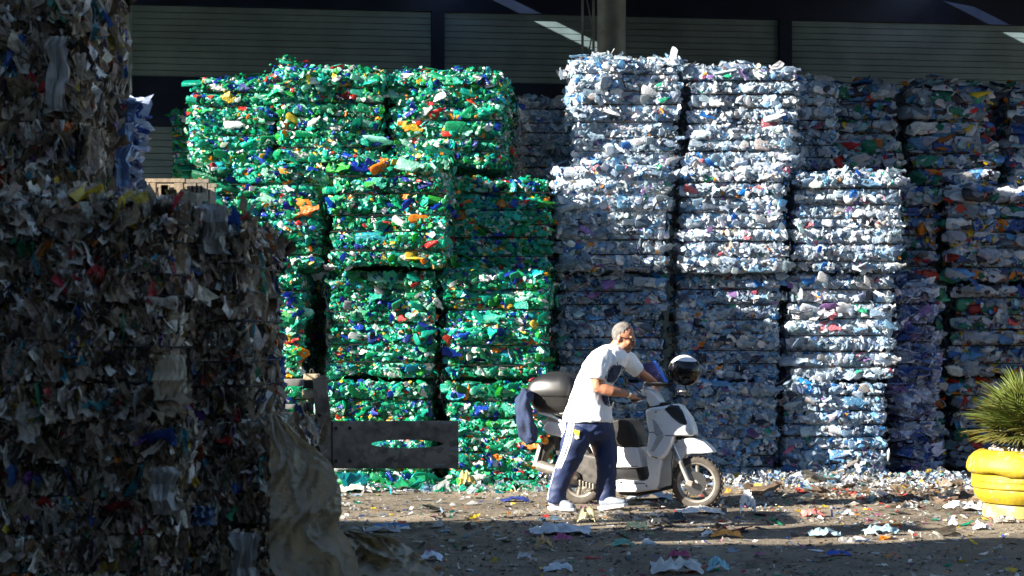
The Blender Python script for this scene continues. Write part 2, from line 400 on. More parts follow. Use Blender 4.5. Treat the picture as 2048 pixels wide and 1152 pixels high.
def bale(label, kind, x0, x1, d, z0, z1, yaw=0, dp=1.05, n=(950, 150, 150, 0), parts=40, nl=6, group=None, fluff=.02, groove=.045, seed=None, sizes=1.0, wires=True, cat='bale', noisea=.017):
    """front face spans photo columns x0..x1 at distance d, heights z0..z1; n = pieces on front, left, right, top"""
    if kind == 'green': groove *= .75
    COUNT[0] += 1; r = np.random.default_rng(seed or 1000 + COUNT[0])
    w = (x1 - x0) / F * d; h = z1 - z0; cx = PX((x0 + x1) / 2, d)
    t = thing('plastic_bale', label, cat, (cx, d + dp / 2, z0), R(yaw), group)
    hx, hy = w / 2, dp / 2; rad = .085
    kk = r.normal(0, 5.5, (5, 3)); ph = r.random(5) * 6.28
    lay = np.arange(1, nl) / nl * h + r.normal(0, .10, nl - 1) * h / nl
    lay = np.concatenate([[0.0], lay, [h]])
    bul = r.normal(1, .45, nl + 1); gs = r.uniform(.15, 1.25, nl + 1); gs[0] = 1; gs[-1] = .6; kk[:2] *= .35
    lo = np.array([-hx, -hy, 0.]); hi = np.array([hx, hy, h])
    def surf(p):
        q = np.clip(p, lo + rad, hi - rad); dlt = p - q; L = np.linalg.norm(dlt, axis=1, keepdims=True); nn = dlt / np.maximum(L, 1e-6)
        s = q + nn * rad
        li = np.clip(np.searchsorted(lay, s[:, 2]) - 1, 0, nl - 1)
        f = (s[:, 2] - lay[li]) / np.maximum(lay[li + 1] - lay[li], 1e-3)
        side = (1 - np.abs(nn[:, 2])).clip(0, 1)
        gl_ = np.where(f < .5, gs[li], gs[li + 1]); ins = groove * gl_ * np.abs(2 * f - 1) ** 4 * side - .012 * bul[li] * side
        nz = np.sin(s @ kk.T + ph).sum(1) * noisea * 1.15
        return s - nn * (ins + nz)[:, None], nn, f, gl_
    # packed core
    gx, gy, gz = 18, 6, nl * 4
    Vc, Tc = [], []; o = 0
    for ax, sg in ((1, -1), (0, -1), (0, 1), (2, 1), (1, 1), (2, -1)):
        oth = [a for a in (0, 1, 2) if a != ax]; cnt = {0: gx, 1: gy, 2: gz}
        na, nb = cnt[oth[0]], cnt[oth[1]]
        A, B = np.meshgrid(np.linspace(0, 1, na), np.linspace(0, 1, nb), indexing='ij')
        p = np.zeros((na * nb, 3)); p[:, oth[0]] = lo[oth[0]] + (hi - lo)[oth[0]] * A.ravel(); p[:, oth[1]] = lo[oth[1]] + (hi - lo)[oth[1]] * B.ravel()
        p[:, ax] = hi[ax] if sg > 0 else lo[ax]
        s, nn, f, _g = surf(p); s = s - nn * .016
        s += nn * (np.sin(s @ (kk[:3] * 7).T).sum(1) * .006)[:, None]
        Vc.append(s); Tc.append(grid_t(na, nb) + o); o += na * nb
    link('packed_core', raw_mesh('packed_core', np.concatenate(Vc), np.concatenate(Tc), None, True, CORE[kind]), t)
    # pieces
    specs = KN[kind][2]; n = [int(x * KC.get(kind, 1)) for x in n]; tot = sum(n)
    face = np.repeat([0, 1, 2, 3], n)
    p = r.uniform(lo, hi, (tot, 3))
    p[face == 0, 1] = -hy; p[face == 1, 0] = -hx; p[face == 2, 0] = hx; p[face == 3, 2] = h
    s, nn, f, _g = surf(p)
    keep = ~((np.minimum(f, 1 - f) < .10) & (face != 3) & (s[:, 2] > .03) & (s[:, 2] < h - .04) & (r.random(tot) < .95 * _g))
    s, nn, f, face, _g = s[keep], nn[keep], f[keep], face[keep], _g[keep]; m = len(s)
    sh = np.array([a[1] for a in specs]); ki = r.choice(len(specs), m, p=sh / sh.sum())
    tid = np.zeros(m, int); sc = np.zeros((m, 3))
    for i, a in enumerate(specs):
        q = ki == i; tid[q] = r.choice(IDX[a[0]], q.sum()); k = q.sum()
        u = np.exp(r.normal(0, .42, (k, 1))) * sizes * KS.get(kind, 1)
        sc[q] = np.array(a[2:5]) * u * r.uniform(.8, 1.2, (k, 3))
    vertical = kind in ('film',)
    ang = r.normal(math.pi / 2 if vertical else 0, .38 if vertical else .5, m)
    if kind == 'mixed': ang = r.normal(0, .25, m)
    small = np.isin(ki, [i for i, a in enumerate(specs) if a[0] in ('bit', 'sheet', 'disc')])
    ang[small] = r.uniform(0, 6.28, small.sum()) if not vertical else ang[small]
    # long pieces must not bridge the wires
    tilt = np.where(small, .75, .38) if kind != 'mixed' else np.where(small, .5, .3)
    Rm = basis(nn, ang, tilt, r)
    lh = h / nl
    vert = np.abs(Rm[:, 2, 0]) * sc[:, 0] + np.abs(Rm[:, 2, 1]) * sc[:, 1]
    lim = np.minimum(1, lh * (1.0 if vertical else .95) / np.maximum(vert, 1e-4)); sc *= np.where(face[:, None] == 3, 1, lim[:, None] * .5 + .5 * np.minimum(1, lim[:, None]))
    vert = np.abs(Rm[:, 2, 0]) * sc[:, 0] + np.abs(Rm[:, 2, 1]) * sc[:, 1]
    li = np.clip(np.searchsorted(lay, s[:, 2]) - 1, 0, nl - 1); inl = (face != 3) & (r.random(m) < .35 + .6 * _g)
    mlo = np.minimum(lay[li] + .010 + vert * .44, (lay[li] + lay[li + 1]) / 2); mhi = np.maximum(lay[li + 1] - .010 - vert * .44, (lay[li] + lay[li + 1]) / 2)
    s[:, 2] = np.where(inl, np.clip(s[:, 2], mlo, mhi), s[:, 2])
    off = r.uniform(-.018, fluff, m) + (s[:, 2] > h - .14) * r.uniform(0, .03, m)
    pos = s + nn * off[:, None]
    tint = pick_col(PAL[kind], m, r, pos, .05 if kind in ('green', 'white', 'blue') else .10)
    Mt = FM if kind in ('film', 'blue') else PM
    big = np.argsort(-(sc[:, 0] * sc[:, 1]) - np.where(face == 0, 1, 0) * 10)[:parts]
    rest = np.ones(m, bool); rest[big] = False
    for i in big:
        o = bpy.data.objects.new(KN[kind][0], shared_piece(int(tid[i]), Mt[False])); col.objects.link(o); o.parent = t
        mt = Matrix([list(Rm[i][a] * sc[i]) + [pos[i][a] + nn[i][a] * .006] for a in range(3)] + [[0, 0, 0, 1]])
        o.matrix_local = mt; o.color = tuple(tint[i])
    if rest.any():
        V, T, C = scatter_mesh(tid[rest], pos[rest], Rm[rest], sc[rest], tint[rest])
        link(KN[kind][1], raw_mesh(KN[kind][1], V, T, C, False, Mt[True]), t, 'stuff')
    if wires:
        for z in lay[1:-1]:
            pts = []
            for a in range(4):
                cxx, cyy = [(1, 1), (-1, 1), (-1, -1), (1, -1)][a]
                for b in (0, 1, 2):
                    an = math.pi / 2 * a + b * math.pi / 4
                    pts.append((cxx * (hx - rad) + math.cos(an) * (rad - .004), cyy * (hy - rad) + math.sin(an) * (rad - .004), z + r.normal(0, .002)))
            pts.append(pts[0])
            V, Fc = tube(pts, .0055, 4, False)
            part('wire', V, Fc, M['wire'], t, False)
    return t

# ------------------------------------------------------------------ setting
def ground_material():
    m, n, l, b = newmat('ground')
    tc = n.new('ShaderNodeTexCoord')
    def noi(s, d=8, ro=.6):
        t = n.new('ShaderNodeTexNoise'); t.inputs['Scale'].default_value = s; t.inputs['Detail'].default_value = d; t.inputs['Roughness'].default_value = ro
        l.new(tc.outputs['Object'], t.inputs['Vector']); return t
    a = noi(.9); r = n.new('ShaderNodeValToRGB'); l.new(a.outputs['Fac'], r.inputs['Fac'])
    r.color_ramp.elements[0].position = .32; r.color_ramp.elements[0].color = (.10, .082, .06, 1)
    r.color_ramp.elements[1].position = .66; r.color_ramp.elements[1].color = (.27, .22, .16, 1)
    c = noi(45, 6, .75); mr = n.new('ShaderNodeMapRange'); mr.inputs['From Min'].default_value = .3; mr.inputs['From Max'].default_value = .7; mr.inputs['To Min'].default_value = .55; mr.inputs['To Max'].default_value = 1.35
    l.new(c.outputs['Fac'], mr.inputs['Value'])
    vm = n.new('ShaderNodeVectorMath'); vm.operation = 'SCALE'; l.new(r.outputs['Color'], vm.inputs[0]); l.new(mr.outputs[0], vm.inputs['Scale'])
    e = noi(4, 10, .7); mr2 = n.new('ShaderNodeMapRange'); mr2.inputs['From Min'].default_value = .55; mr2.inputs['From Max'].default_value = .68
    l.new(e.outputs['Fac'], mr2.inputs['Value']); mx = n.new('ShaderNodeMix'); mx.data_type = 'RGBA'; l.new(mr2.outputs[0], mx.inputs['Factor'])
    l.new(vm.outputs[0], mx.inputs['A']); mx.inputs['B'].default_value = (.05, .042, .036, 1)
    l.new(mx.outputs['Result'], b.inputs['Base Color']); b.inputs['Roughness'].default_value = .85; b.inputs['Specular IOR Level'].default_value = .3
    bp = n.new('ShaderNodeBump'); bp.inputs['Strength'].default_value = .8; bp.inputs['Distance'].default_value = .02
    ad = n.new('ShaderNodeMath'); ad.operation = 'ADD'; l.new(c.outputs['Fac'], ad.inputs[0]); l.new(e.outputs['Fac'], ad.inputs[1]); l.new(ad.outputs[0], bp.inputs['Height'])
    l.new(bp.outputs['Normal'], b.inputs['Normal']); return m
M['ground'] = ground_material()
def gh(x, y):
    """height of the uneven yard"""
    f = max(0.0, min(1, (y - 9) / 3)) * max(0.0, min(1, (21 - y) / 2)) * max(0, min(1, (7 - abs(x)) / 2))
    return f * (.018 * noise.noise(Vector((x * .7, y * .9, 0))) + .010 * noise.noise(Vector((x * 2.3, y * 2.9, 5))) + .006 * noise.noise(Vector((x * 7, y * 9, 3))))
def build_ground():
    xs = sorted(set([-300, -120, -50, -20, -10, -7.2] + list(np.arange(-7, 7.01, .1)) + [7.2, 10, 20, 50, 120, 300]))
    ys = sorted(set([-300, -100, -40, -10, 2, 6, 8.8] + list(np.arange(9, 21.01, .1)) + [21.2, 24, 30, 60, 150, 400]))
    V = [(x, y, gh(x, y)) for x in xs for y in ys]; nx, ny = len(xs), len(ys)
    Fc = [(i * ny + j, (i + 1) * ny + j, (i + 1) * ny + j + 1, i * ny + j + 1) for i in range(nx - 1) for j in range(ny - 1)]
    o = part('ground', V, Fc, M['ground'], None, smooth=180); o['kind'] = 'structure'; o['label'] = 'dusty brown yard ground under the litter'; o['category'] = 'ground'
build_ground()

M['board'] = mat('wall_board', (.20, .29, .32), .45, .1, nscale=2.5, namt=.18, wear=(.15, .20, .21), wear_t=.66, wscale=2)
M['navy'] = mat('navy_steel', (.007, .017, .05), .45, .1, nscale=3, namt=.3)
M['greysteel'] = mat('grey_steel', (.38, .44, .44), .5, .1, nscale=5, namt=.25, wear=(.12, .09, .06), wear_t=.64)
M['roof'] = mat('roof_sheet', (.10, .11, .13), .6, .2, nscale=2, namt=.2)
M['concrete'] = mat('weathered_concrete', (.32, .31, .29), .85, nscale=3, namt=.2, bump=.4)
yaw = R(7.5)
wo_ = Vector((-5.1, 24.0, 0)); ax = Vector((math.cos(yaw), math.sin(yaw), 0)); ay = Vector((-math.sin(yaw), math.cos(yaw), 0))
rotw = Matrix.Rotation(yaw, 3, 'Z')
wh = thing('warehouse', 'grey boarded warehouse wall with navy bands behind the bales', 'building', wo_)
def wbox(s0, s1, z0, z1, t0, t1): return box(wo_ + ax * (s0 + s1) / 2 + ay * (t0 + t1) / 2 + Vector((0, 0, (z0 + z1) / 2)), (s1 - s0, t1 - t0, z1 - z0), rotw)
part('wall', *wbox(-20, 22, 0, 6.28, .10, .35), M['roof'], wh)
bx = [-20, -9, -.05, 4.15, 8.9, 13.5, 22]         # bay edges along the wall: posts at photo columns 262, 877, 1575
for i in range(len(bx) - 1):
    a, b = bx[i] + .09, bx[i + 1] - .09
    for (z0, z1) in ((2.5, 4.25), (4.9, 5.83)):
        if not (1 <= i <= 4) and z0 < 4: pass
        nb = int(round((z1 - z0) / .0855)); hh = (z1 - z0) / nb
        for k in range(nb):
            if z0 < 4 and (i > 2 or k < 8): continue
            V, Fc = wbox(a, b, z0 + k * hh + .006, z0 + (k + 1) * hh - .002, .02 + random.uniform(-.002, .002), .10)
            V[0] += ay * 0; part('board', V, Fc, M['board'], wh)
    if i > 2 or True:
        V, Fc = wbox(a, b, 0.1, 3.18 if i <= 2 else 4.25, .03, .10); part('lower_sheet', V, Fc, M['board'], wh)
part('navy_band', *wbox(-20, 22, 4.252, 4.898, -.0, .10), M['navy'], wh)
part('navy_beam', *wbox(-20, 22, 5.832, 6.27, -.03, .10), M['navy'], wh)
for x in bx[1:-1]:
    part('navy_post', *wbox(x - .085, x + .085, 0, 5.83, -.05, .098), M['navy'], wh)
# roof in sheets along X, open joints let two streaks of sun through
gaps = [(-1.15, -.6), (5.35, 5.9)]
for k, (xa, xb) in enumerate([(-30, -24), (-24, -18), (-18, -12), (-12, -6), (-6, -1.15), (-.6, 5.35), (5.9, 10), (10, 17)]):
    part('roof_panel', *box(((xa + xb) / 2, 22.9, 6.36), (xb - xa, 7.6, .12)), M['roof'], wh)
for g in gaps:
    part('roof_panel', *box(((g[0] + g[1]) / 2, 20.5, 6.36), (g[1] - g[0] - .004, 2.8, .118)), M['roof'], wh)
    yw_ = 24.0 + (g[0] + 5.1) * math.tan(yaw) - .08; part('roof_panel', *box(((g[0] + g[1]) / 2, (26.7 + yw_) / 2, 6.36), (g[1] - g[0] - .004, 26.7 - yw_, .118)), M['roof'], wh)
part('eaves_shade_beam', *box((-6.5, 19.2, 5.68), (47, .2, 1.24)), M['navy'], wh)  # unseen beam, made deep to keep sun off the mixed bales
for x in (-29, -20, -11.5, 9.8, 16.5):
    part('roof_post', *box((x, 19.42, 3.14), (.2, .2, 6.28)), M['greysteel'], wh)

V, Fc = lathe([(.19, .0), (.19, .02), (.175, .03), (.175, 6.27), (.19, 6.29)], (PX(1223, 22.6), 22.6, 0), 24)
c = thing('round_column', 'thick round grey steel column behind the tall pale bales', 'column', (PX(1223, 22.6), 22.6, 0)); part('shaft', V[24:], [f for f in Fc if max(f) < 96 + 24 and min(f) >= 24] and [tuple(i - 24 for i in f) for f in Fc if min(f) >= 24 and len(f) == 4], M['greysteel'], c, smooth=40)
part('base_plate', *box((PX(1223, 22.6), 22.6, .02), (.5, .5, .04)), M['greysteel'], c)
x0, x1, dd = PX(1165, 22.3), PX(1187, 22.3), 22.3
c = thing('lattice_post', 'narrow latticed steel post with cross braces beside the round column', 'post', (x0, dd, 0))
for x in (x0, x1): part('upright', *box((x, dd, 3.145), (.03, .05, 6.29)), M['greysteel'], c)
for k in range(9):
    z = .4 + k * .6; part('rung', *box(((x0 + x1) / 2, dd, z), (x1 - x0 - .032, .03, .025)), M['greysteel'], c)
    if k % 2: V, Fc = tube([(x0 + .01, dd, z + .02), (x1 - .01, dd, z + .58)], .009, 5)
    else: V, Fc = tube([(x1 - .01, dd, z + .02), (x0 + .01, dd, z + .58)], .009, 5)
    part('brace', V, Fc, M['greysteel'], c)
c = thing('square_column', 'square grey column rising beside the topmost bale on the dark pile', 'column', (PX(243, 22.4), 22.4, 0))
part('shaft', *box((PX(243, 22.4), 22.4, 3.165), (.22, .22, 6.25)), M['greysteel'], c, smooth=30, bevel=.01)
part('base_plate', *box((PX(243, 22.4), 22.4, .02), (.4, .4, .04)), M['greysteel'], c)

# long shed to the left, out of frame, whose roof shades the near yard
sh = thing('long_shed', 'long plain rendered shed on the near left side of the yard', 'building', (-12, 0, 0))
def shed(x0, x1, y0, y1, h):
    part('wall', *box(((x0 + x1) / 2, (y0 + y1) / 2, h / 2), (x1 - x0, y1 - y0 - .6, h)), M['concrete'], sh)
    part('roof', *box(((x0 + x1) / 2, (y0 + y1) / 2, h + .1), (x1 - x0 + .1, y1 - y0, .2)), M['roof'], sh)
rb_ = thing('sky_blocking_hall', 'unseen plain hall added behind the viewer to cut the sky light', 'building', (5, -12, 0))  # unseen hall, added behind the camera to dim the sky fill
part('wall', *box((5, -13, 4.25), (46, 8, 8.5)), M['concrete'], rb_); part('roof', *box((5, -13, 8.65), (46.6, 8.6, .3)), M['roof'], rb_)
shed(-15.0, -6.2, -8.5, 7.1, 7.0); shed(-40, -15.1, -8.5, 8.9, 7.0)

# ------------------------------------------------------------------ bales
GD, WD, MD, FD, TD = 18.1, 19.2, 20.6, 8.5, 18.95
gz = {0: 0, 1: PZ(760, GD), 2: PZ(540, GD), 3: PZ(327, GD)}
gg, wg, mg, fg = 'bales of green bottles', 'bales of clear bottles', 'bales of mixed coloured plastic', 'bales of dark film scrap'
B = bale
# green: columns A (by the dark pile), B (middle), C (beside the pale stack)
B('green bottle bale at the foot of the column half hidden by dark pile', 'green', 397, 618, GD, 0, gz[1] - .01, 1, n=(900, 0, 150, 0), parts=40, group=gg, dp=1.85)
B('green bottle bale second from ground behind the dark pile edge', 'green', 392, 612, GD - .05, gz[1], gz[2] - .01, -1.5, n=(900, 0, 150, 0), parts=40, group=gg, dp=1.85)
B('green bottle bale with orange scraps level with the pallet crate', 'green', 400, 634, GD - .1, gz[2], gz[3] - .01, 1.5, n=(1100, 60, 150, 150), parts=40, group=gg, dp=1.85)
B('leftmost green bale of the top row, duller and slightly lower than its neighbours', 'green', 384, 552, TD, PZ(327, TD), PZ(158, TD), -2, n=(850, 150, 60, 350), parts=40, group=gg)
B('green bottle bale on the ground behind the slotted clamp plate', 'green', 650, 864, GD, 0, gz[1] - .01, -1, n=(1000, 150, 100, 0), parts=40, group=gg, dp=1.85)
B('green bottle bale second from ground in the middle green column', 'green', 652, 866, GD, gz[1], gz[2] - .01, 1, n=(1000, 150, 100, 0), parts=40, group=gg, dp=1.85)
B('bulging green bale third up, jutting forward in the middle green column', 'green', 664, 896, GD - .22, gz[2] - .0, gz[3] + .06, -2, n=(1250, 150, 200, 150), parts=46, group=gg, dp=1.85, fluff=.035)
B('tall middle green bale of the top row with white label scraps', 'green', 550, 768, TD - .05, PZ(327, TD) + .01, PZ(142, TD), 1, n=(1100, 150, 150, 400), parts=44, group=gg, fluff=.03)
B('green bottle bale on the ground nearest the scooter luggage box', 'green', 890, 1098, GD, 0, gz[1] - .015, 1.5, n=(1000, 100, 150, 0), parts=40, group=gg, dp=1.85)
B('green bale with many blue bottles, second up above the luggage box', 'green', 892, 1100, GD, gz[1], gz[2] + .0, -1, n=(1000, 100, 150, 150), parts=40, group=gg, dp=1.85, seed=77)
B('shaded green bale set back beside the bulging one, third up', 'green', 900, 1104, GD + .55, gz[2] + .01, PZ(355, GD + .55), 0, n=(900, 80, 150, 350), parts=36, group=gg, dp=1.3)
B('rightmost green bale of the top row with a yellow strip and loose twine', 'green', 792, 1014, TD, PZ(340, TD), PZ(145, TD), -4, n=(1100, 150, 350, 400), parts=44, group=gg, fluff=.03)
for k, (a, b_, lab) in enumerate([(2, 3, 'dark green bale in shade behind the green stack, level with the pallet crate'), (3, 4, 'topmost dark green bale in shade behind the leftmost green column')]):
    zz = [0, 1.05, 2.1, 3.15, 3.9]
    B(lab, 'green', 338, 470, GD + 3.4, zz[a] if k == 0 else zz[3], zz[3] - .01 if k == 0 else PZ(218, GD + 3.4), 2, n=(350, 250, 0, 100), parts=14, group=gg)
for k in (0, 1):
    B('dark green bale low in the shaded back stack ' + ('on the ground' if k == 0 else 'above the ground one'), 'green', 338, 470, GD + 3.4, 1.05 * k, 1.05 * k + 1.04, 2, n=(60, 120, 0, 0), parts=0, group=gg)
# clear bottles
wz = [0, PZ(762, WD), PZ(546, WD), PZ(333, WD)]
wn = ['leftmost', 'middle', 'rightmost']
wx = [[(1118, 1328), (1117, 1328), (1114, 1334)], [(1350, 1552), (1357, 1558), (1364, 1568)], [(1572, 1776), (1579, 1784), (1588, 1802)]]
wl = [['clear bottle bale on the ground just behind the man\'s head and scooter', 'clear bottle bale second from ground above the stooping man', 'clear bottle bale third up, half sunlit, next to the green stack'],
      ['bluish clear bottle bale on the ground behind the scooter front wheel', 'shaded clear bale second from ground above the crash helmet', 'clear bottle bale third up with an orange scrap near its edge'],
      ['clear bottle bale on the ground at the dark end of the pale stack', 'clear bale second from ground with loose sheets hanging out', 'bright sunlit clear bale topping the rightmost pale column']]
for c_ in range(3):
    for r_ in range(3):
        xa, xb = wx[c_][r_]; top = wz[r_ + 1] - .01; kd = 'clear_shade_blue' if (r_ == 0 or (r_ == 1 and c_ < 2)) else 'white'
        if c_ == 2 and r_ == 2: top = PZ(348, WD)
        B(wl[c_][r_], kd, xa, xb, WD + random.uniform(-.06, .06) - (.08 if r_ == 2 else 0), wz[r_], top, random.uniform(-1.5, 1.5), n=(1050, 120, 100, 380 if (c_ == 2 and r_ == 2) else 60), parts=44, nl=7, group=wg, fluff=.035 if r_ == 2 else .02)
B('tall sunlit clear bale on top of the leftmost pale column', 'white', 1143, 1358, WD, wz[3], PZ(121, WD), 1, n=(1150, 120, 150, 420), parts=46, nl=7, group=wg, fluff=.045)
B('sunlit clear bale on top of the middle pale column', 'white', 1379, 1594, WD + .05, wz[3], PZ(132, WD), -1.5, n=(1150, 120, 150, 420), parts=46, nl=7, group=wg, fluff=.045)
B('bluish clear bale set back at the end of the top pale row', 'white', 1560, 1668, WD + .9, wz[3] + .05, PZ(165, WD + .9), 2, n=(600, 0, 200, 250), parts=24, nl=7, group=wg, fluff=.04)
B('shaded clear bale carrying the set-back bluish one', 'white', 1560, 1668, WD + 1.2, 2.2, wz[3] + .04, 2, n=(120, 0, 100, 0), parts=0, nl=7, group=wg)
for k in range(4):
    z0 = 1.08 * k; d_ = WD + 1.5
    B(['dark clear bale on the ground in the gap between green and pale stacks', 'dark clear bale second up in the gap between the stacks', 'dark clear bale third up in the gap between the stacks', 'shaded clear bale with a sunlit tuft in the gap between the stacks'][k], 'white',
      1040, 1150, d_, z0, z0 + 1.07 if k < 3 else PZ(192, d_), 3, n=(450 if k > 1 else 150, 150, 60, 250 if k == 3 else 0), parts=16 if k > 1 else 4, nl=7, group=wg, fluff=.05)
# mixed coloured plastic, right, in shade
mz = [0, PZ(754, MD), PZ(565, MD), PZ(372, MD)]
mx_ = [[(1908, 2115), (1906, 2112), (1904, 2102), (1826, 1986)], [(1785, 1884), (1790, 1880), (1795, 1876), (1655, 1794)], [(2138, 2350), (2133, 2350), (2123, 2340), (2018, 2230)]]
ml = [['mixed plastic bale on the ground behind the potted palm', 'mixed plastic bale second from ground above the palm fronds', 'mixed plastic bale third up at the dark right end', 'mixed bale of top row with yellow and white containers'],
      ['narrow mixed bale on the ground beside the pale stack end', 'narrow mixed bale second up beside the pale stack', 'narrow mixed bale third up beside the bright pale bale', 'mixed bale of top row with red and green containers'],
      ['mixed bale on the ground past the potted palm', 'mixed bale second up past the potted palm', 'mixed bale third up past the potted palm', 'mixed bale of top row cut by the photo edge']]
mt = [PZ(176, MD), PZ(168, MD), PZ(180, MD)]
for c_ in range(3):
    for r_ in range(4):
        xa, xb = mx_[c_][r_]; top = (mz + [mt[c_]])[r_ + 1] - .008
        vis = c_ < 2 or r_ == 3
        B(ml[c_][r_], 'mixed', xa, xb, MD + random.uniform(-.08, .08), mz[r_], top, random.uniform(-2, 2), n=(620 if vis else 150, 80, 40, 250 if r_ == 3 else 20), parts=44 if vis else 6, nl=6, group=mg, fluff=.04, noisea=.03, groove=.06)
for k in range(2):
    B(['loose bluish film bale on the ground beside the pale stack end', 'loose bluish film bale standing on the one beside the pale stack'][k], 'blue', 1792, 1862, MD - .95, 0 if k == 0 else 1.0, .99 if k == 0 else PZ(570, MD - .95), 3, n=(350, 60, 150, 150 if k else 0), parts=14, nl=5, group='bluish film bales', fluff=.06, dp=.8)
B('mixed bale lying under the top row beside the tallest pale bales', 'mixed', 1655, 1800, MD + .1, 2.3, mz[3] - .02, 0, n=(150, 0, 0, 20), parts=0, group=mg)
# near dark film bales
fz = [0, PZ(842, FD), PZ(402, FD)]
fn = (5200, 0, 500, 0)
B('dark film bale at the bottom of the near pile, in front', 'film', -120, 352, FD, 0, fz[1] - .012, 0, n=fn, parts=90, group=fg, dp=1.1, noisea=.018)
B('dark film bale in the middle of the near pile, in front', 'film', -115, 362, FD - .06, fz[1], fz[2], -2, n=(5200, 0, 600, 700), parts=90, group=fg, dp=1.1, noisea=.018)
B('dark film bale at the bottom corner behind the torn plastic sheet', 'film', 190, 552, FD + .42, 0, PZ(842, FD + .42) - .012, 1, n=(4300, 0, 700, 0), parts=70, group=fg, dp=1.1, noisea=.02)
B('dark film bale at the upper corner of the near pile, pointing at the clamp', 'film', 180, 506, FD + .45, PZ(842, FD + .45), PZ(452, FD + .45), -3, n=(4300, 0, 800, 900), parts=70, group=fg, dp=1.1, noisea=.022)
B('topmost dark film bale towering at the frame edge', 'film', -140, 152, FD + .75, fz[2] + .02, 3.42, 2, n=(4800, 0, 900, 200), parts=90, group=fg, dp=1.1, noisea=.02)
d_ = 10.2
for k in range(3):
    zt = PZ(205, d_)
    B(['film bale on the ground behind the near pile', 'film bale second up behind the near pile', 'bluish loose film bale peeking out behind the topmost dark bale'][k], 'film' if k < 2 else 'blue', 60, 205, d_, [0, 1.03, 2.1][k], [1.02, 2.09, zt][k], 0, n=(80, 0, 100, 0) if k < 2 else (300, 0, 500, 250), parts=0 if k < 2 else 20, group=fg, fluff=.02 if k < 2 else .09, dp=.9)
for k in range(2):
    B(['film bale on the ground carrying the crate stack', 'film bale directly under the pale wooden crate'][k], 'film', 250, 470, 12.0, [0, 1.14][k], [1.13, 2.24][k], 0, n=(80, 0, 80, 150), parts=0, group=fg, dp=.55)

# ------------------------------------------------------------------ pale wooden crate on the back bale
M['wood'] = mat('pale_wood', (.26, .20, .135), .8, nscale=8, namt=.35, bump=.4)
M['oldwood'] = mat('grey_wood', (.20, .17, .13), .85, nscale=8, namt=.35, bump=.4)
def crate(label, px0, px1, py0, d, z0, m, depth):
    x0, x1, z1 = PX(px0, d), PX(px1, d), PZ(py0, d)
    c = thing('wooden_crate', label, 'crate', ((x0 + x1) / 2, d, z0))
    for x in (x0 + .03, x1 - .03):
        for y in (d + .03, d + depth - .03): part('corner_post', *box((x, y, (z0 + z1 - .025) / 2), (.055, .055, z1 - z0 - .025)), m, c)
    for y in (d + .03, d + depth - .03): part('top_rail', *box(((x0 + x1) / 2, y, z1 - .012), (x1 - x0 + .02, .06, .024)), m, c)
    n = 4
    for k in range(n):
        part('slat', *box((x0 + .11 + (x1 - x0 - .22) * k / (n - 1), d + .0, z0 + (z1 - z0) * .42), (.04, .014, (z1 - z0) * .8)), m, c)
    for x in (x0, x1):
        for k in range(3): part('slat', *box((x, d + depth / 2, z0 + .06 + k * (z1 - z0 - .1) / 3), (.014, depth - .13, .05)), m, c)
    part('floor_board', *box(((x0 + x1) / 2, d + depth / 2, z0 + .012), (x1 - x0 - .12, depth - .12, .02)), m, c)
crate('pale open wooden crate catching sun on top of the near pile', 293, 366, 357, 12.0, 2.245, M['wood'], .45)
crate('darker wooden crate beside the pale one on the pile top', 374, 414, 358, 12.1, 2.245, M['oldwood'], .38)

# ------------------------------------------------------------------ forklift with clamp plate
M['plate'] = mat('rusty_plate', (.24, .185, .14), .6, .3, nscale=14, namt=.45, bump=.3, bscale=80, wear=(.34, .27, .20), wear_t=.55, wscale=7)
M['dustpaint'] = mat('dusty_cream_paint', (.42, .34, .22), .75, nscale=20, namt=.3, bump=.3, bscale=70, wear=(.10, .08, .06), wear_t=.6, wscale=14)
M['darksteel'] = mat('dark_steel', (.06, .052, .045), .5, .5, nscale=10, namt=.4)
M['lightsteel'] = mat('light_steel', (.30, .29, .27), .45, .5, nscale=12, namt=.3)
M['truckpaint'] = mat('forklift_paint', (.30, .11, .02), .55, nscale=6, namt=.3, wear=(.08, .06, .05), wear_t=.6)
M['tyre'] = mat('tyre_rubber', (.035, .032, .03), .85, nscale=18, namt=.4, bump=.3)
fd = 12.9
fk = thing('forklift', 'forklift whose brown slotted clamp plate reaches out from behind the dark pile', 'forklift', (PX(520, fd), fd + .4, 0))
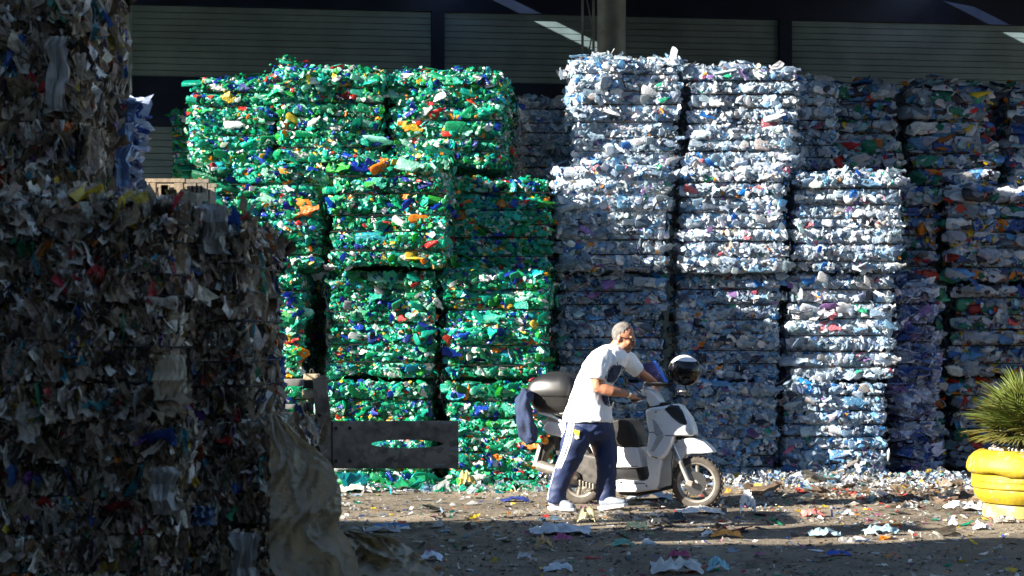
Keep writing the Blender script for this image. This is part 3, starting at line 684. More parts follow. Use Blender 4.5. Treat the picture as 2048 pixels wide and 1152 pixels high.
def plate_mesh():
    x0, x1, z0, z1 = PX(640, fd), PX(917, fd), PZ(937, fd), PZ(842, fd); xs, xe = PX(742, fd), PX(887, fd); zc = PZ(888, fd); hm = .029
    n = 28; V = []; Fc = []
    eye = [(xs + (xe - xs) * (1 - math.cos(2 * math.pi * k / n)) / 2, zc + hm * math.sin(2 * math.pi * k / n)) for k in range(n)]
    # outer contour sampled radially about the slot centre
    cx = (xs + xe) / 2; out = []
    for (x, z) in eye:
        k = len(out); a = 2 * math.pi * k / n
        dx, dz = -math.cos(a), math.sin(a) * .9
        tx = ((x1 - cx) if dx > 0 else (x0 - cx)) / dx if abs(dx) > 1e-6 else 1e9
        tz = ((z1 - zc) if dz > 0 else (z0 - zc)) / dz if abs(dz) > 1e-6 else 1e9
        if abs(tz) < abs(tx): px_, pz_ = cx + dx * tz * 1.0, (z1 if dz > 0 else z0)
        else: px_, pz_ = (x1 if dx > 0 else x0), zc + dz * tx
        out.append((px_, pz_))
    corners = [(x0, z0), (x0, z1), (x1, z1), (x1, z0)]
    for c_ in corners:          # snap the closest ray to each corner
        i = min(range(n), key=lambda k: (out[k][0] - c_[0]) ** 2 * .15 + (out[k][1] - c_[1]) ** 2); out[i] = c_
    for y in (fd, fd + .028):
        V += [(x, y, z) for x, z in eye] + [(x, y, z) for x, z in out]
    for k in range(n):
        j = (k + 1) % n
        Fc += [(k, j, n + j, n + k), (2 * n + k, 3 * n + k, 3 * n + j, 2 * n + j), (k, 2 * n + k, 2 * n + j, j), (n + k, n + j, 3 * n + j, 3 * n + k)]
    return V, Fc
V, Fc = plate_mesh(); part('clamp_plate', V, Fc, M['plate'], fk, smooth=30, bevel=.004)
up = [(625, 758), (652, 750), (663, 841), (663, 937), (648, 939), (640, 930), (622, 900), (632, 840)]
V = [W(x, y, fd - .004) for x, y in up] + [W(x, y, fd + .16) for x, y in up]; V = [(v[0], fd - .004 if i < 8 else fd + .16, v[2]) for i, v in enumerate(V)]
n8 = 8; part('clamp_upright', V, [tuple(range(8)), tuple(range(15, 7, -1))] + [(k, 8 + k, 8 + (k + 1) % 8, (k + 1) % 8) for k in range(8)], M['plate'], fk, bevel=.006)
for bx_, bz_ in ((672, 856), (672, 922), (700, 856), (700, 922)):
    V, Fc = tube([(PX(bx_, fd), fd - .012, PZ(bz_, fd)), (PX(bx_, fd), fd + .002, PZ(bz_, fd))], .012, 8); part('bolt', V, Fc, M['darksteel'], fk)
V, Fc = tube([(PX(664, fd), fd - .002, PZ(843, fd)), (PX(664, fd), fd - .003, PZ(936, fd))], .007, 6); part('weld', V, Fc, M['darksteel'], fk)
for ex, ey in ((893, 846), (905, 900), (880, 930)):
    part('wear_patch', *box((PX(ex, fd), fd - .0015, PZ(ey, fd)), (.07, .003, .018)), M['lightsteel'], fk, bevel=.001)
def fb(name, a, b, c_, e, y0, y1, m, bev=.006):
    x0, x1, z0, z1 = PX(a, fd), PX(b, fd), PZ(e, fd), PZ(c_, fd)
    return part(name, *box(((x0 + x1) / 2, fd + (y0 + y1) / 2, (z0 + z1) / 2), (x1 - x0, y1 - y0, z1 - z0)), m, fk, smooth=30, bevel=bev)
fb('bracket', 606, 636, 748, 760, .02, .14, M['dustpaint']); fb('arm_bar', 560, 608, 758, 772, .0, .10, M['lightsteel']); fb('arm_bar', 608, 630, 760, 777, .005, .12, M['darksteel'])
fb('bracket', 604, 634, 780, 797, .01, .14, M['dustpaint']); fb('bracket', 612, 634, 797, 803, .03, .12, M['dustpaint'])
V, Fc = lathe([(.028, 0), (.034, .008), (.034, .06), (.028, .068)], (PX(618, fd), fd - .012, PZ(824, fd)), 16); part('roller', V, Fc, M['darksteel'], fk, smooth=40)
V, Fc = lathe([(.018, 0), (.018, .09)], (PX(606, fd), fd - .012, PZ(828, fd)), 12); part('pin', V, Fc, M['dustpaint'], fk, smooth=40)
fb('arm_bar', 540, 606, 809, 818, .01, .07, M['lightsteel'], .003); fb('cross_plate', 560, 612, 824, 864, .03, .08, M['darksteel'])
fb('bracket', 609, 633, 830, 884, .004, .14, M['dustpaint']); fb('bracket', 596, 622, 884, 896, .01, .12, M['dustpaint']); fb('guide_rail', 616, 644, 896, 934, .05, .16, M['darksteel'])
fb('guide_rail', 540, 616, 868, 884, .09, .15, M['darksteel'])
V, Fc = tube([(PX(622, fd) + .012 * math.cos(a), fd + .05, PZ(744, fd) + .02 * math.sin(a)) for a in np.linspace(0, 2 * math.pi, 13)], .005, 6, False); part('lifting_ring', V, Fc, M['darksteel'], fk, smooth=60)
V, Fc = tube([(PX(540, fd), fd + .02, PZ(838, fd)), (PX(580, fd), fd - .01, PZ(832, fd)), (PX(606, fd), fd + .0, PZ(846, fd)), (PX(622, fd), fd + .03, PZ(880, fd))], .008, 6); part('hose', V, Fc, M['tyre'], fk, smooth=60)
xm = PX(540, fd)   # carriage, mast, body: behind the dark pile
for y in (fd + .1, fd + .75): part('mast_rail', *box((xm - .1, y, 1.02), (.12, .07, 1.75)), M['darksteel'], fk)
for z in (.45, .85): part('carriage_bar', *box((xm, fd + .42, z), (.05, .9, .12)), M['darksteel'], fk)
V, Fc = tube([(xm - .12, fd + .42, .2), (xm - .12, fd + .42, 1.7)], .045, 12); part('lift_cylinder', V, Fc, M['lightsteel'], fk, smooth=40)
cxf = xm - 1.15
part('body', *box((cxf + .25, fd + .42, .62), (1.4, .78, .5)), M['truckpaint'], fk, smooth=30, bevel=.05)
part('counterweight', *box((cxf - .68, fd + .42, .68), (.45, .86, .75)), M['darksteel'], fk, smooth=30, bevel=.08)
part('seat', *merge(box((cxf, fd + .42, .97), (.45, .45, .12)), box((cxf - .2, fd + .42, 1.2), (.1, .45, .4))), M['tyre'], fk, smooth=30, bevel=.03)
for x in (cxf + .75, cxf - .5):
    for y in (fd + .06, fd + .78): part('guard_post', *box((x, y, 1.42), (.05, .05, 1.14)), M['darksteel'], fk)
part('guard_roof', *box((cxf + .125, fd + .42, 2.02), (1.35, .82, .05)), M['darksteel'], fk)
for x in (cxf + .62, cxf - .55):
    for y in (fd - .02, fd + .86):
        V, Fc = tube([(x, y - .09, .27), (x, y + .09, .27)], .27, 24); w_ = part('wheel', V, Fc, M['tyre'], fk, smooth=40, bevel=.02)
        V, Fc = tube([(x, y - .1, .27), (x, y + .1, .27)], .13, 16); part('rim', V, Fc, M['lightsteel'], w_, smooth=40)

# ------------------------------------------------------------------ torn plastic sheet hanging off the near pile
def film_mat(name, c, tr):
    m, n, l, b = newmat(name)
    tc = n.new('ShaderNodeTexCoord'); t = n.new('ShaderNodeTexNoise'); t.inputs['Scale'].default_value = 5; t.inputs['Detail'].default_value = 8; l.new(tc.outputs['Object'], t.inputs['Vector'])
    r = n.new('ShaderNodeValToRGB'); r.color_ramp.elements[0].position = .35; r.color_ramp.elements[1].position = .65
    r.color_ramp.elements[0].color = (*[x * .8 for x in c], 1); r.color_ramp.elements[1].color = (*c, 1); l.new(t.outputs['Fac'], r.inputs['Fac']); l.new(r.outputs['Color'], b.inputs['Base Color'])
    b.inputs['Roughness'].default_value = .42
    t2 = n.new('ShaderNodeTexNoise'); t2.inputs['Scale'].default_value = 16; t2.inputs['Detail'].default_value = 6; l.new(tc.outputs['Object'], t2.inputs['Vector'])
    bp = n.new('ShaderNodeBump'); bp.inputs['Strength'].default_value = .5; bp.inputs['Distance'].default_value = .02; l.new(t2.outputs['Fac'], bp.inputs['Height']); l.new(bp.outputs['Normal'], b.inputs['Normal'])
    x = n.new('ShaderNodeBsdfTranslucent'); l.new(r.outputs['Color'], x.inputs['Color']); mx = n.new('ShaderNodeMixShader'); mx.inputs[0].default_value = tr
    l.new(b.outputs[0], mx.inputs[1]); l.new(x.outputs[0], mx.inputs[2]); l.new(mx.outputs[0], n['Material Output'].inputs['Surface']); return m
M['film'] = film_mat('torn_film', (.66, .57, .42), .5)
M['filmw'] = film_mat('white_film', (.44, .42, .38), .35)
def sheet(name, rows, m, parent, nx=26, sub=5, amp=.035, seed=0, fold=1.0, thick=.004):
    """rows: (left px, right px, py, depth left, depth right)"""
    V = []; K = []
    for i in range(len(rows) - 1):
        for s in range(sub):
            t = s / sub; K.append([rows[i][q] * (1 - t) + rows[i + 1][q] * t for q in range(5)])
    K.append(list(rows[-1]))
    for j, (a, b, py, d0, d1) in enumerate(K):
        for i in range(nx):
            u = i / (nx - 1); px = a + (b - a) * u; d = d0 + (d1 - d0) * u
            rg = lambda a, b, c_: abs(noise.noise(Vector((a, b, c_)))) * 2.2 - .5
            f = rg(u * 2.2 + j * .03, j * .055 - u, seed) * 1.3 + rg(u * 5 + j * .1, j * .10 + u * 2, seed + 5) * .6 + rg(u * 10, j * .3, seed + 8) * .25
            d += f * amp * fold * (.35 + min(1, (b - a) / 90))
            jag = noise.noise(Vector((j * .6, u * 3, seed + 4))) * 5 * (abs(u - .5) * 2) ** 2
            v = W(px + jag, py + noise.noise(Vector((u * 6, j * .5, seed + 9))) * 4, d); v.z = max(v.z, .012)
            V.append(v)
    ny = len(K); Fc = [(j * nx + i, j * nx + i + 1, (j + 1) * nx + i + 1, (j + 1) * nx + i) for j in range(ny - 1) for i in range(nx - 1)]
    V2 = [v + Vector((0, thick, 0)) for v in V]; o = len(V)
    Fc2 = [tuple(k + o for k in f[::-1]) for f in Fc]
    rim = [(i, i + 1) for i in range(nx - 1)] + [(i + 1 + (ny - 1) * nx, i + (ny - 1) * nx) for i in range(nx - 1)] + [((j + 1) * nx, j * nx) for j in range(ny - 1)] + [(j * nx + nx - 1, (j + 1) * nx + nx - 1) for j in range(ny - 1)]
    Fc3 = [(b, a, a + o, b + o) for a, b in rim]
    return part(name, V + V2, Fc + Fc2 + Fc3, m, parent, smooth=16)
ts = thing('plastic_sheet', 'big torn beige plastic sheet hanging off the lower corner of the dark pile', 'plastic sheet', (PX(620, 8.5), 8.5, 0))
sheet('hanging_sheet', [(538, 556, 828, 8.83, 8.84), (538, 596, 870, 8.80, 8.75), (540, 640, 905, 8.76, 8.66), (540, 672, 945, 8.74, 8.60), (540, 682, 985, 8.72, 8.56), (540, 684, 1018, 8.70, 8.52), (540, 676, 1050, 8.7, 8.5), (540, 700, 1085, 8.68, 8.46), (540, 716, 1130, 8.66, 8.44), (575, 730, 1200, 8.66, 8.4), (570, 740, 1300, 8.66, 8.42)], M['film'], ts, nx=44, sub=7, amp=.05, seed=1.3)
ts2 = thing('plastic_sheet', 'crumpled translucent plastic sheet slumped on the ground beside the hanging one', 'plastic sheet', (PX(760, 8.9), 8.9, 0))
sheet('slumped_sheet', [(672, 700, 1062, 9.1, 9.1), (676, 790, 1076, 9.06, 9.0), (680, 822, 1098, 9.0, 8.95), (682, 852, 1122, 8.95, 8.8), (684, 876, 1150, 8.88, 8.7), (684, 900, 1195, 8.8, 8.6), (684, 925, 1262, 8.72, 8.5)], M['film'], ts2, nx=44, sub=8, amp=.07, seed=4.1)
def flap(label, name, px0, px1, py0, py1, d, m, seed, cat='plastic film'):
    c = thing(name, label, cat, W((px0 + px1) / 2, (py0 + py1) / 2, d))
    mid = (px0 + px1) / 2; w2 = (px1 - px0) / 2
    rr_ = random.Random(seed); rows = [(mid - w2 * rr_.uniform(.6, 1.05), mid + w2 * rr_.uniform(.5, 1.05), py0 + (py1 - py0) * t, d + rr_.uniform(-.04, .04), d + rr_.uniform(-.04, .04)) for t in (0, .12, .35, .55, .7, .9, 1)]
    sheet('film', rows, m, c, nx=14, sub=3, amp=.03, seed=seed, thick=.003); return c
M['filmb'] = film_mat('blue_film', (.30, .42, .62), .35)
flap('ragged white bag with a blue print hanging at the upper corner of the near pile', 'plastic_bag', 395, 462, 408, 508, 8.84, M['filmw'], 2.2, 'plastic bag')
flap('long beige red-spotted film strip hanging down the topmost dark bale', 'film_strip', 88, 140, 72, 222, 9.10, M['filmw'], 6.1, 'film strip')
flap('pale crumpled bag low on the near pile above the frame bottom', 'plastic_bag', 298, 362, 935, 1030, 8.36, M['filmw'], 3.7, 'plastic bag')
flap('small pale blue bag low on the near pile right of the pale bag', 'plastic_bag', 384, 432, 1012, 1052, 8.8, M['filmb'], 8.7, 'plastic bag')
flap('narrow clear bag dangling at the bottom of the near pile', 'plastic_bag', 455, 520, 1065, 1165, 8.8, M['filmw'], 9.2, 'plastic bag')
flap('loose light blue tatter sticking out beside the topmost dark bale', 'film_tatter', 228, 282, 200, 246, 10.1, M['filmb'], 5.5, 'film tatter')
flap('ragged blue tatter hanging beside the topmost dark bale', 'film_tatter', 214, 262, 250, 372, 10.05, M['filmb'], 7.5, 'film tatter')
flap('clear grey film patch on the middle dark bale', 'film_patch', 112, 172, 538, 606, 8.37, M['filmw'], 1.5, 'film patch')
flap('pleated beige film fan bursting from the lower middle of the pile', 'film_fan', 300, 372, 710, 800, 8.40, M['film'], 2.9, 'film')

# ------------------------------------------------------------------ planter and palm
pd = 15.0; pc = Vector((PX(2056, pd), pd, 0))
M['yellow'] = mat('yellow_paint', (.31, .22, .006), .6, nscale=6, namt=.28, bump=.35, bscale=30, wear=(.24, .20, .12), wear_t=.60, wscale=9)
M['yellowdirty'] = mat('dirty_yellow_paint', (.28, .21, .05), .75, nscale=5, namt=.25, bump=.4, bscale=30, wear=(.26, .23, .17), wear_t=.52, wscale=6)
M['soil'] = mat('soil', (.05, .038, .028), .95, nscale=14, namt=.4, bump=.8)
M['stone'] = mat('pale_stone', (.5, .46, .40), .8, nscale=8, namt=.25)
pl = thing('planter', 'round yellow concrete planter with worn bulging rim at the photo edge', 'planter', pc)
def lat(name, prof, m, noi=0):
    V, Fc = lathe(prof, pc, 56)
    if noi: V = [v + (v - pc).normalized() * noise.noise(v * 9) * noi for v in V]
    return part(name, V, Fc, m, pl, smooth=28)
lat('foot', [(.352, .0), (.362, .015), (.356, .10), (.348, .118)], M['yellowdirty'], .006)
lat('bowl', [(.33, .119), (.375, .128), (.405, .16), (.424, .19), (.432, .22), (.428, .245)], M['yellow'], .003)
lat('band', [(.40, .246), (.444, .247), (.450, .256), (.449, .290), (.440, .294), (.440, .300), (.449, .304), (.447, .352), (.43, .36)], M['yellow'], .003)
V, Fc = lathe([(.41, .335), (.458, .345), (.482, .365), (.491, .40), (.486, .44), (.468, .485), (.43, .525), (.39, .547), (.35, .553), (.335, .53), (.325, .49)], pc, 64)
V2 = []
for v in V:
    a = math.atan2(v.y - pc.y, v.x - pc.x); low = max(0, (.39 - v.z) / .05)
    chip = max(0, noise.noise(Vector((a * 2.2, 3.1, 0))) + .25) * .05 * low
    v2 = Vector(v); v2.z += chip; rr = (v2 - pc); rr.z = 0; v2 -= rr.normalized() * (chip * .6 + noise.noise(v * 8) * .006); V2.append(v2)
part('rim', V2, Fc, M['yellow'], pl, smooth=60)
V, Fc = lathe([(.30, .47), (.332, .50), (.2, .53), (.02, .54)], pc, 24); part('soil', [v + Vector((0, 0, noise.noise(v * 14) * .02)) for v in V], Fc, M['soil'], pl, smooth=180)
st = []
for k in range(60):
    a, q = random.uniform(0, 6.28), random.uniform(.08, .3); st.append(ellipsoid(pc + Vector((math.cos(a) * q, math.sin(a) * q, .54 + random.uniform(0, .02))), [random.uniform(.012, .03) for _ in range(3)], None, 6, 4))
part('pebbles', *merge(*st), M['stone'], pl, smooth=30, kind='stuff')
M['leaf'] = mat('palm_leaf', (.085, .115, .018), .5, nscale=3, namt=.35)
M['leafo'] = mat('palm_leaf_olive', (.15, .14, .03), .55, nscale=3, namt=.35)
M['trunk'] = mat('palm_trunk', (.09, .065, .04), .9, nscale=20, namt=.4, bump=.8)
pm = thing('fan_palm', 'low bushy green fan palm growing in the yellow planter', 'palm', pc + Vector((0, 0, .53)))
V, Fc = tube([pc + Vector((0, 0, .50)), pc + Vector((.01, 0, .6)), pc + Vector((0, .01, .68))], [.09, .075, .05], 10); part('trunk', V, Fc, M['trunk'], pm, smooth=60)
def frond(az, el, ln, fr, spread, seed):
    r = random.Random(seed); b = pc + Vector((0, 0, .66))
    dr = Vector((math.cos(az) * math.cos(el), math.sin(az) * math.cos(el), math.sin(el)))
    hub = b + dr * ln; V, Fc = tube([b, b + dr * ln * .5 + Vector((0, 0, .01)), hub], [.007, .006, .005], 5)
    side = dr.cross(Vector((0, 0, 1))).normalized(); nrm = side.cross(dr).normalized()
    n = 26
    for k in range(n):
        a = -spread / 2 + spread * k / (n - 1)
        d = (dr * math.cos(a) + side * math.sin(a)).normalized(); L = fr * (1 - .22 * (abs(a) / (spread / 2)) ** 2) * r.uniform(.88, 1.06)
        wv = nrm.cross(d).normalized(); wv = (wv + nrm * r.uniform(-.6, .6)).normalized()
        pts = []
        for q, wd_ in ((0, .003), (.3, .0085), (.62, .0075), (.85, .0045), (1, .0008)):
            c = hub + d * L * q + nrm * (L * .10 * math.sin(q * 2.2)) - Vector((0, 0, L * .10 * q * q)) ; pts.append((c, wd_))
        o = len(V)
        for c, wd_ in pts: V += [c - wv * wd_, c - nrm * wd_ * .5, c + wv * wd_]
        for q in range(4):
            for s in (0, 1): Fc.append((o + q * 3 + s, o + q * 3 + s + 1, o + q * 3 + s + 4, o + q * 3 + s + 3))
    part('frond', V, Fc, M['leaf'] if r.random() < .6 else M['leafo'], pm, smooth=180)
k = 0
for el, cnt, ln in ((-2, 12, .14), (14, 12, .17), (30, 13, .19), (52, 11, .2), (74, 8, .22)):
    for i in range(cnt):
        k += 1; frond(2 * math.pi * (i + random.uniform(-.25, .25)) / cnt + el, R(el + random.uniform(-7, 7)), ln * random.uniform(.8, 1.15), random.uniform(.34, .44), R(random.uniform(130, 175)), k)

# ------------------------------------------------------------------ scooter
SD = 16.0; SO = Vector((PX(1020 + 705 / 2.743, SD), SD, gh(PX(1277, SD), SD))); SY = R(-25)
SM = Matrix.Translation(SO) @ Matrix.Rotation(SY, 4, 'Z'); SMI = SM.inverted()
CAM = Vector((0, 0, CH))
def S(cx, cy, y=0.0):
    """local scooter point at lateral offset y (minus = the near side) seen at enlarged-view point (cx, cy)"""
    a = SMI @ CAM; d = (SMI.to_3x3() @ (P(cx, cy, 10) - CAM))
    t = (y - a.y) / d.y; return a + d * t
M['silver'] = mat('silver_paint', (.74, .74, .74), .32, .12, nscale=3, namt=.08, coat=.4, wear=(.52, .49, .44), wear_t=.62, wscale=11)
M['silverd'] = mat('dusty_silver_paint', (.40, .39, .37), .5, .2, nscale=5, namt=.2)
M['black'] = mat('black_plastic', (.012, .012, .013), .35, nscale=6, namt=.4)
M['seat'] = mat('black_seat_vinyl', (.016, .015, .015), .45, nscale=12, namt=.3, bump=.2)
M['casegrey'] = mat('charcoal_case_plastic', (.018, .0175, .017), .34, nscale=5, namt=.3, spec=.6)
M['rubber'] = mat('dusty_tyre', (.06, .05, .040), .9, nscale=20, namt=.35, bump=.4, bscale=60)
M['alloy'] = mat('dull_alloy', (.22, .20, .17), .45, .5, nscale=12, namt=.3)
M['rimlight'] = mat('pale_rim', (.27, .25, .22), .45, .3, nscale=12, namt=.2)
M['chrome'] = mat('chrome', (.6, .6, .6), .2, 1)
M['engine'] = mat('engine_metal', (.055, .05, .045), .55, .5, nscale=20, namt=.5)
M['orange'] = mat('orange_lens', (.75, .25, .01), .25, coat=.6)
M['redl'] = mat('red_lens', (.35, .01, .015), .25, coat=.6)
M['lens'] = mat('headlight_lens', (.30, .32, .34), .12, spec=.8, coat=1)
def glass(name, c, alpha, rough=.08):
    m, n, l, b = newmat(name); b.inputs['Base Color'].default_value = (*c, 1); b.inputs['Roughness'].default_value = rough; b.inputs['Alpha'].default_value = alpha; b.inputs['Coat Weight'].default_value = .5
    return m
M['tint'] = glass('tinted_windscreen', (.035, .03, .12), .55); M['clear'] = glass('clear_windscreen', (.25, .35, .45), .22)
M['tintedge'] = mat('windscreen_edge', (.02, .08, .40), .3)
sc_ = thing('scooter', 'silver step-through motor scooter with black luggage box, pushed by the stooping man', 'motor scooter', SO, SY)
def fairing(name, pts, m, inset=.0, puff=.0, bev=.012, parent=None, smooth=40):
    """pts (cx, cy, half width): near-side outline as seen; mirrored about the scooter's middle plane"""
    near = [S(a, b, -w) for a, b, w in pts]; n = len(near)
    c = sum((Vector(v) for v in near), Vector()) / n
    V = [Vector(v) for v in near] + [Vector((v.x, -v.y, v.z)) for v in near]
    Fc = [(k, (k + 1) % n, n + (k + 1) % n, n + k) for k in range(n)]
    if puff:
        o = len(V)
        for v in near: V.append(Vector((v.x + (c.x - v.x) * puff, v.y - inset, v.z + (c.z - v.z) * puff)))
        for v in near: V.append(Vector((v.x + (c.x - v.x) * puff, -v.y + inset, v.z + (c.z - v.z) * puff)))
        Fc += [(k, (k + 1) % n, o + (k + 1) % n, o + k) for k in range(n)] + [(n + k, n + (k + 1) % n, o + n + (k + 1) % n, o + n + k) for k in range(n)]
        Fc += [tuple(range(o, o + n)), tuple(range(o + 2 * n - 1, o + n - 1, -1))]
    else: Fc += [tuple(range(n)), tuple(range(2 * n - 1, n - 1, -1))]
    return part(name, V, Fc, m, parent or sc_, False, smooth=smooth, bevel=bev, segs=3)
def stube(name, pts, r, m, n=10, parent=None, **k):
    V, Fc = tube(pts, r, n, **k); return part(name, V, Fc, m, parent or sc_, False, smooth=50)
def wheel(c, ro, wt, steer=0, spokes=5, rimr=.72):
    c = Vector(c); rot = Matrix.Rotation(steer, 3, 'Z')
    def ring(prof, n=48):
        V = []; Fc = []; k = len(prof)
        for i in range(n):
            a = 2 * math.pi * i / n
            for (r, y) in prof: V.append(c + rot @ Vector((math.cos(a) * r, y, math.sin(a) * r)))
        for i in range(n):
            for j in range(k): Fc.append((i * k + j, i * k + (j + 1) % k, ((i + 1) % n) * k + (j + 1) % k, ((i + 1) % n) * k + j))
        return V, Fc
    rr = ro * rimr
    V, Fc = ring([(rr, -wt * .36), (rr + .006, -wt * .42), (rr + .012, -wt * .36), (rr + .004, -wt * .2), (rr + .004, wt * .2), (rr + .012, wt * .36), (rr + .006, wt * .42), (rr, wt * .36), (rr - .012, wt * .2), (rr - .012, -wt * .2)])
    w = part('wheel_rim', V, Fc, M['rimlight'], sc_, False, smooth=50)
    pr = [(rr + .006, -wt * .38), (rr + (ro - rr) * .35, -wt * .5), (ro - .018, -wt * .48), (ro - .004, -wt * .28), (ro, 0), (ro - .004, wt * .28), (ro - .018, wt * .48), (rr + (ro - rr) * .35, wt * .5), (rr + .006, wt * .38)]
    V, Fc = ring(pr, 60); part('tyre', V, Fc, M['rubber'], w, False, smooth=60)
    tv = []
    for i in range(34):
        a = 2 * math.pi * i / 34
        for sgn in (-1, 1):
            q = Matrix.Rotation(-a, 3, 'Y'); b = box((0, 0, 0), (.012, wt * .36, .007), Matrix.Rotation(.5 * sgn, 3, 'Z'))
            V = [c + rot @ (q @ (Vector((ro - .0005, sgn * wt * .26, 0)) + Vector((v.z, v.y, v.x)))) for v in b[0]]; tv.append((V, b[1]))
    V, Fc = merge(*tv); part('tread_blocks', V, Fc, M['rubber'], w, False, kind='stuff')
    for i in range(spokes):
        a = 2 * math.pi * i / spokes + .3
        pts = [c + rot @ Vector((math.cos(a) * q, 0, math.sin(a) * q)) for q in (.02, rr * .5, rr - .004)]
        V, Fc = tube(pts, [.026, .017, .020], 8, rb=[.016, .011, .013], up=rot @ Vector((0, 1, 0))); part('spoke', V, Fc, M['alloy'], w, False, smooth=50)
    V, Fc = tube([c + rot @ Vector((0, y, 0)) for y in (-.055, -.045, .045, .055)], [.022, .034, .034, .022], 18); part('hub', V, Fc, M['rimlight'], w, False, smooth=40)
    return w
FC = S(1027, 935, 0); FC.z = .226; wf = wheel(FC, .226, .075, R(4))
RC = S(392, 950, 0); RC.z = .212; wr = wheel(RC, .212, .085, 0, 3, .66)
c = FC; V, Fc = tube([c + Vector((0, -.052, 0)), c + Vector((0, -.048, 0))], .10, 30); part('brake_disc', V, Fc, M['chrome'], wf, False, smooth=40)
# front fork and mudguard
for s in (-1, 1):
    a = S(893, 738, -.085); b = S(985, 955, -.085); a.y = b.y = s * .082; mid = a.lerp(b, .45)
    stube('fork_leg', [a, mid], .0155, M['chrome']); stube('fork_slider', [mid - (b - a) * .04, mid + (b - a) * .02, mid + (b - a) * .03, b], [.024, .024, .020, .022], M['silverd'])
V, Fc = box(S(985, 950, -.105), (.06, .03, .05), Matrix.Rotation(.3, 3, 'Y')); part('brake_caliper', V, Fc, M['alloy'], sc_, False, bevel=.006)
fairing('front_mudguard', [(885, 765, .06), (900, 735, .065), (945, 703, .07), (1000, 703, .07), (1060, 724, .065), (1100, 758, .055), (1120, 782, .045), (1050, 789, .06), (990, 789, .065), (955, 800, .066), (925, 845, .066), (905, 825, .066)], M['silver'], bev=.014)
# front shield, legshield and floor: one long silver body side
fairing('front_shield', [(742, 548, .15), (775, 535, .155), (800, 532, .14), (835, 528, .11), (900, 514, .075), (935, 528, .06), (985, 590, .05), (1008, 640, .045), (1016, 678, .045), (1000, 691, .06), (900, 692, .12), (886, 740, .13), (862, 790, .14), (832, 822, .15), (800, 822, .16), (764, 806, .165), (748, 780, .165), (756, 720, .16), (762, 670, .155), (748, 610, .15)], M['silver'], inset=.02, puff=.10, bev=.012)
fairing('lower_legshield', [(752, 796, .15), (832, 824, .145), (820, 880, .14), (812, 950, .135), (800, 985, .13), (700, 1000, .14), (590, 999, .14), (572, 985, .14), (570, 938, .15), (600, 931, .155), (735, 939, .15), (762, 925, .15), (768, 900, .15), (758, 850, .15)], M['silver'], inset=.012, puff=.05, bev=.012)
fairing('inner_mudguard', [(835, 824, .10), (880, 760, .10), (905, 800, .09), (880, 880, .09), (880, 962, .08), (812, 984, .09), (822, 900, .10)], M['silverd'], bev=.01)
fairing('underbody', [(590, 992, .10), (700, 1002, .11), (800, 990, .11), (880, 960, .08), (870, 985, .08), (700, 1024, .09), (600, 1015, .09)], M['black'], bev=.01)
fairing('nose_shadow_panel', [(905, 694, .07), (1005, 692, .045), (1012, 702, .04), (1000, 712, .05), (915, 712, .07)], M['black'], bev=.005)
# seat column
fairing('seat_column', [(566, 745, .12), (640, 748, .12), (700, 754, .11), (714, 800, .12), (726, 862, .13), (650, 868, .14), (570, 868, .14)], M['silver'], inset=.012, puff=.06)
fairing('column_base', [(566, 866, .13), (727, 862, .125), (738, 932, .12), (566, 938, .12)], M['black'])
fairing('seat', [(300, 600, .12), (360, 580, .13), (450, 590, .14), (560, 605, .14), (600, 598, .14), (645, 606, .13), (675, 630, .12), (693, 665, .11), (706, 738, .11), (680, 756, .11), (640, 765, .12), (585, 750, .13), (560, 700, .14), (520, 660, .14), (330, 630, .13)], M['seat'], inset=.02, puff=.12, bev=.02)
# tail
fairing('tail_fairing', [(205, 610, .10), (320, 625, .12), (520, 655, .15), (570, 700, .15), (570, 800, .15), (560, 865, .15), (500, 868, .15), (445, 752, .14), (340, 712, .13), (205, 680, .10), (176, 645, .09)], M['silver'], inset=.015, puff=.08)
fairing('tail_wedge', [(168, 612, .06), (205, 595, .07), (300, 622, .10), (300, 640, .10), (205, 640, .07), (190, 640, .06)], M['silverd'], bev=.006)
stube('luggage_rack', [S(158, 560, -.11), S(230, 582, -.11), S(310, 628, -.11)], .014, M['silver']); stube('luggage_rack', [Vector((v.x, -v.y, v.z)) for v in (S(158, 560, -.11), S(230, 582, -.11), S(310, 628, -.11))], .014, M['silver'])
fairing('rack_plate', [(165, 556, .10), (300, 556, .13), (310, 572, .13), (170, 572, .10)], M['silverd'], bev=.005)
fairing('rear_mudguard', [(186, 700, .05), (250, 690, .07), (330, 720, .08), (430, 770, .08), (470, 850, .08), (440, 850, .08), (400, 790, .08), (320, 750, .08), (240, 735, .07), (190, 790, .06), (170, 860, .05), (160, 850, .05)], M['black'], bev=.008)
fairing('plate_holder', [(158, 728, .07), (176, 728, .07), (142, 858, .075), (122, 858, .075)], M['silverd'], bev=.004)
fairing('shock_absorber', [(232, 690, .12), (262, 690, .12), (282, 790, .12), (255, 800, .12)], M['engine'], bev=.008)
V, Fc = ellipsoid(S(192, 716, -.13), (.034, .026, .036), None, 16, 10); part('indicator', V, Fc, M['orange'], sc_, False, smooth=180)
q = S(192, 716, -.13); V, Fc = ellipsoid((q.x, -q.y, q.z), (.034, .026, .036), None, 16, 10); part('indicator', V, Fc, M['orange'], sc_, False, smooth=180)
fairing('tail_light', [(160, 690, .05), (190, 685, .06), (188, 705, .06), (162, 706, .05)], M['redl'], bev=.004)
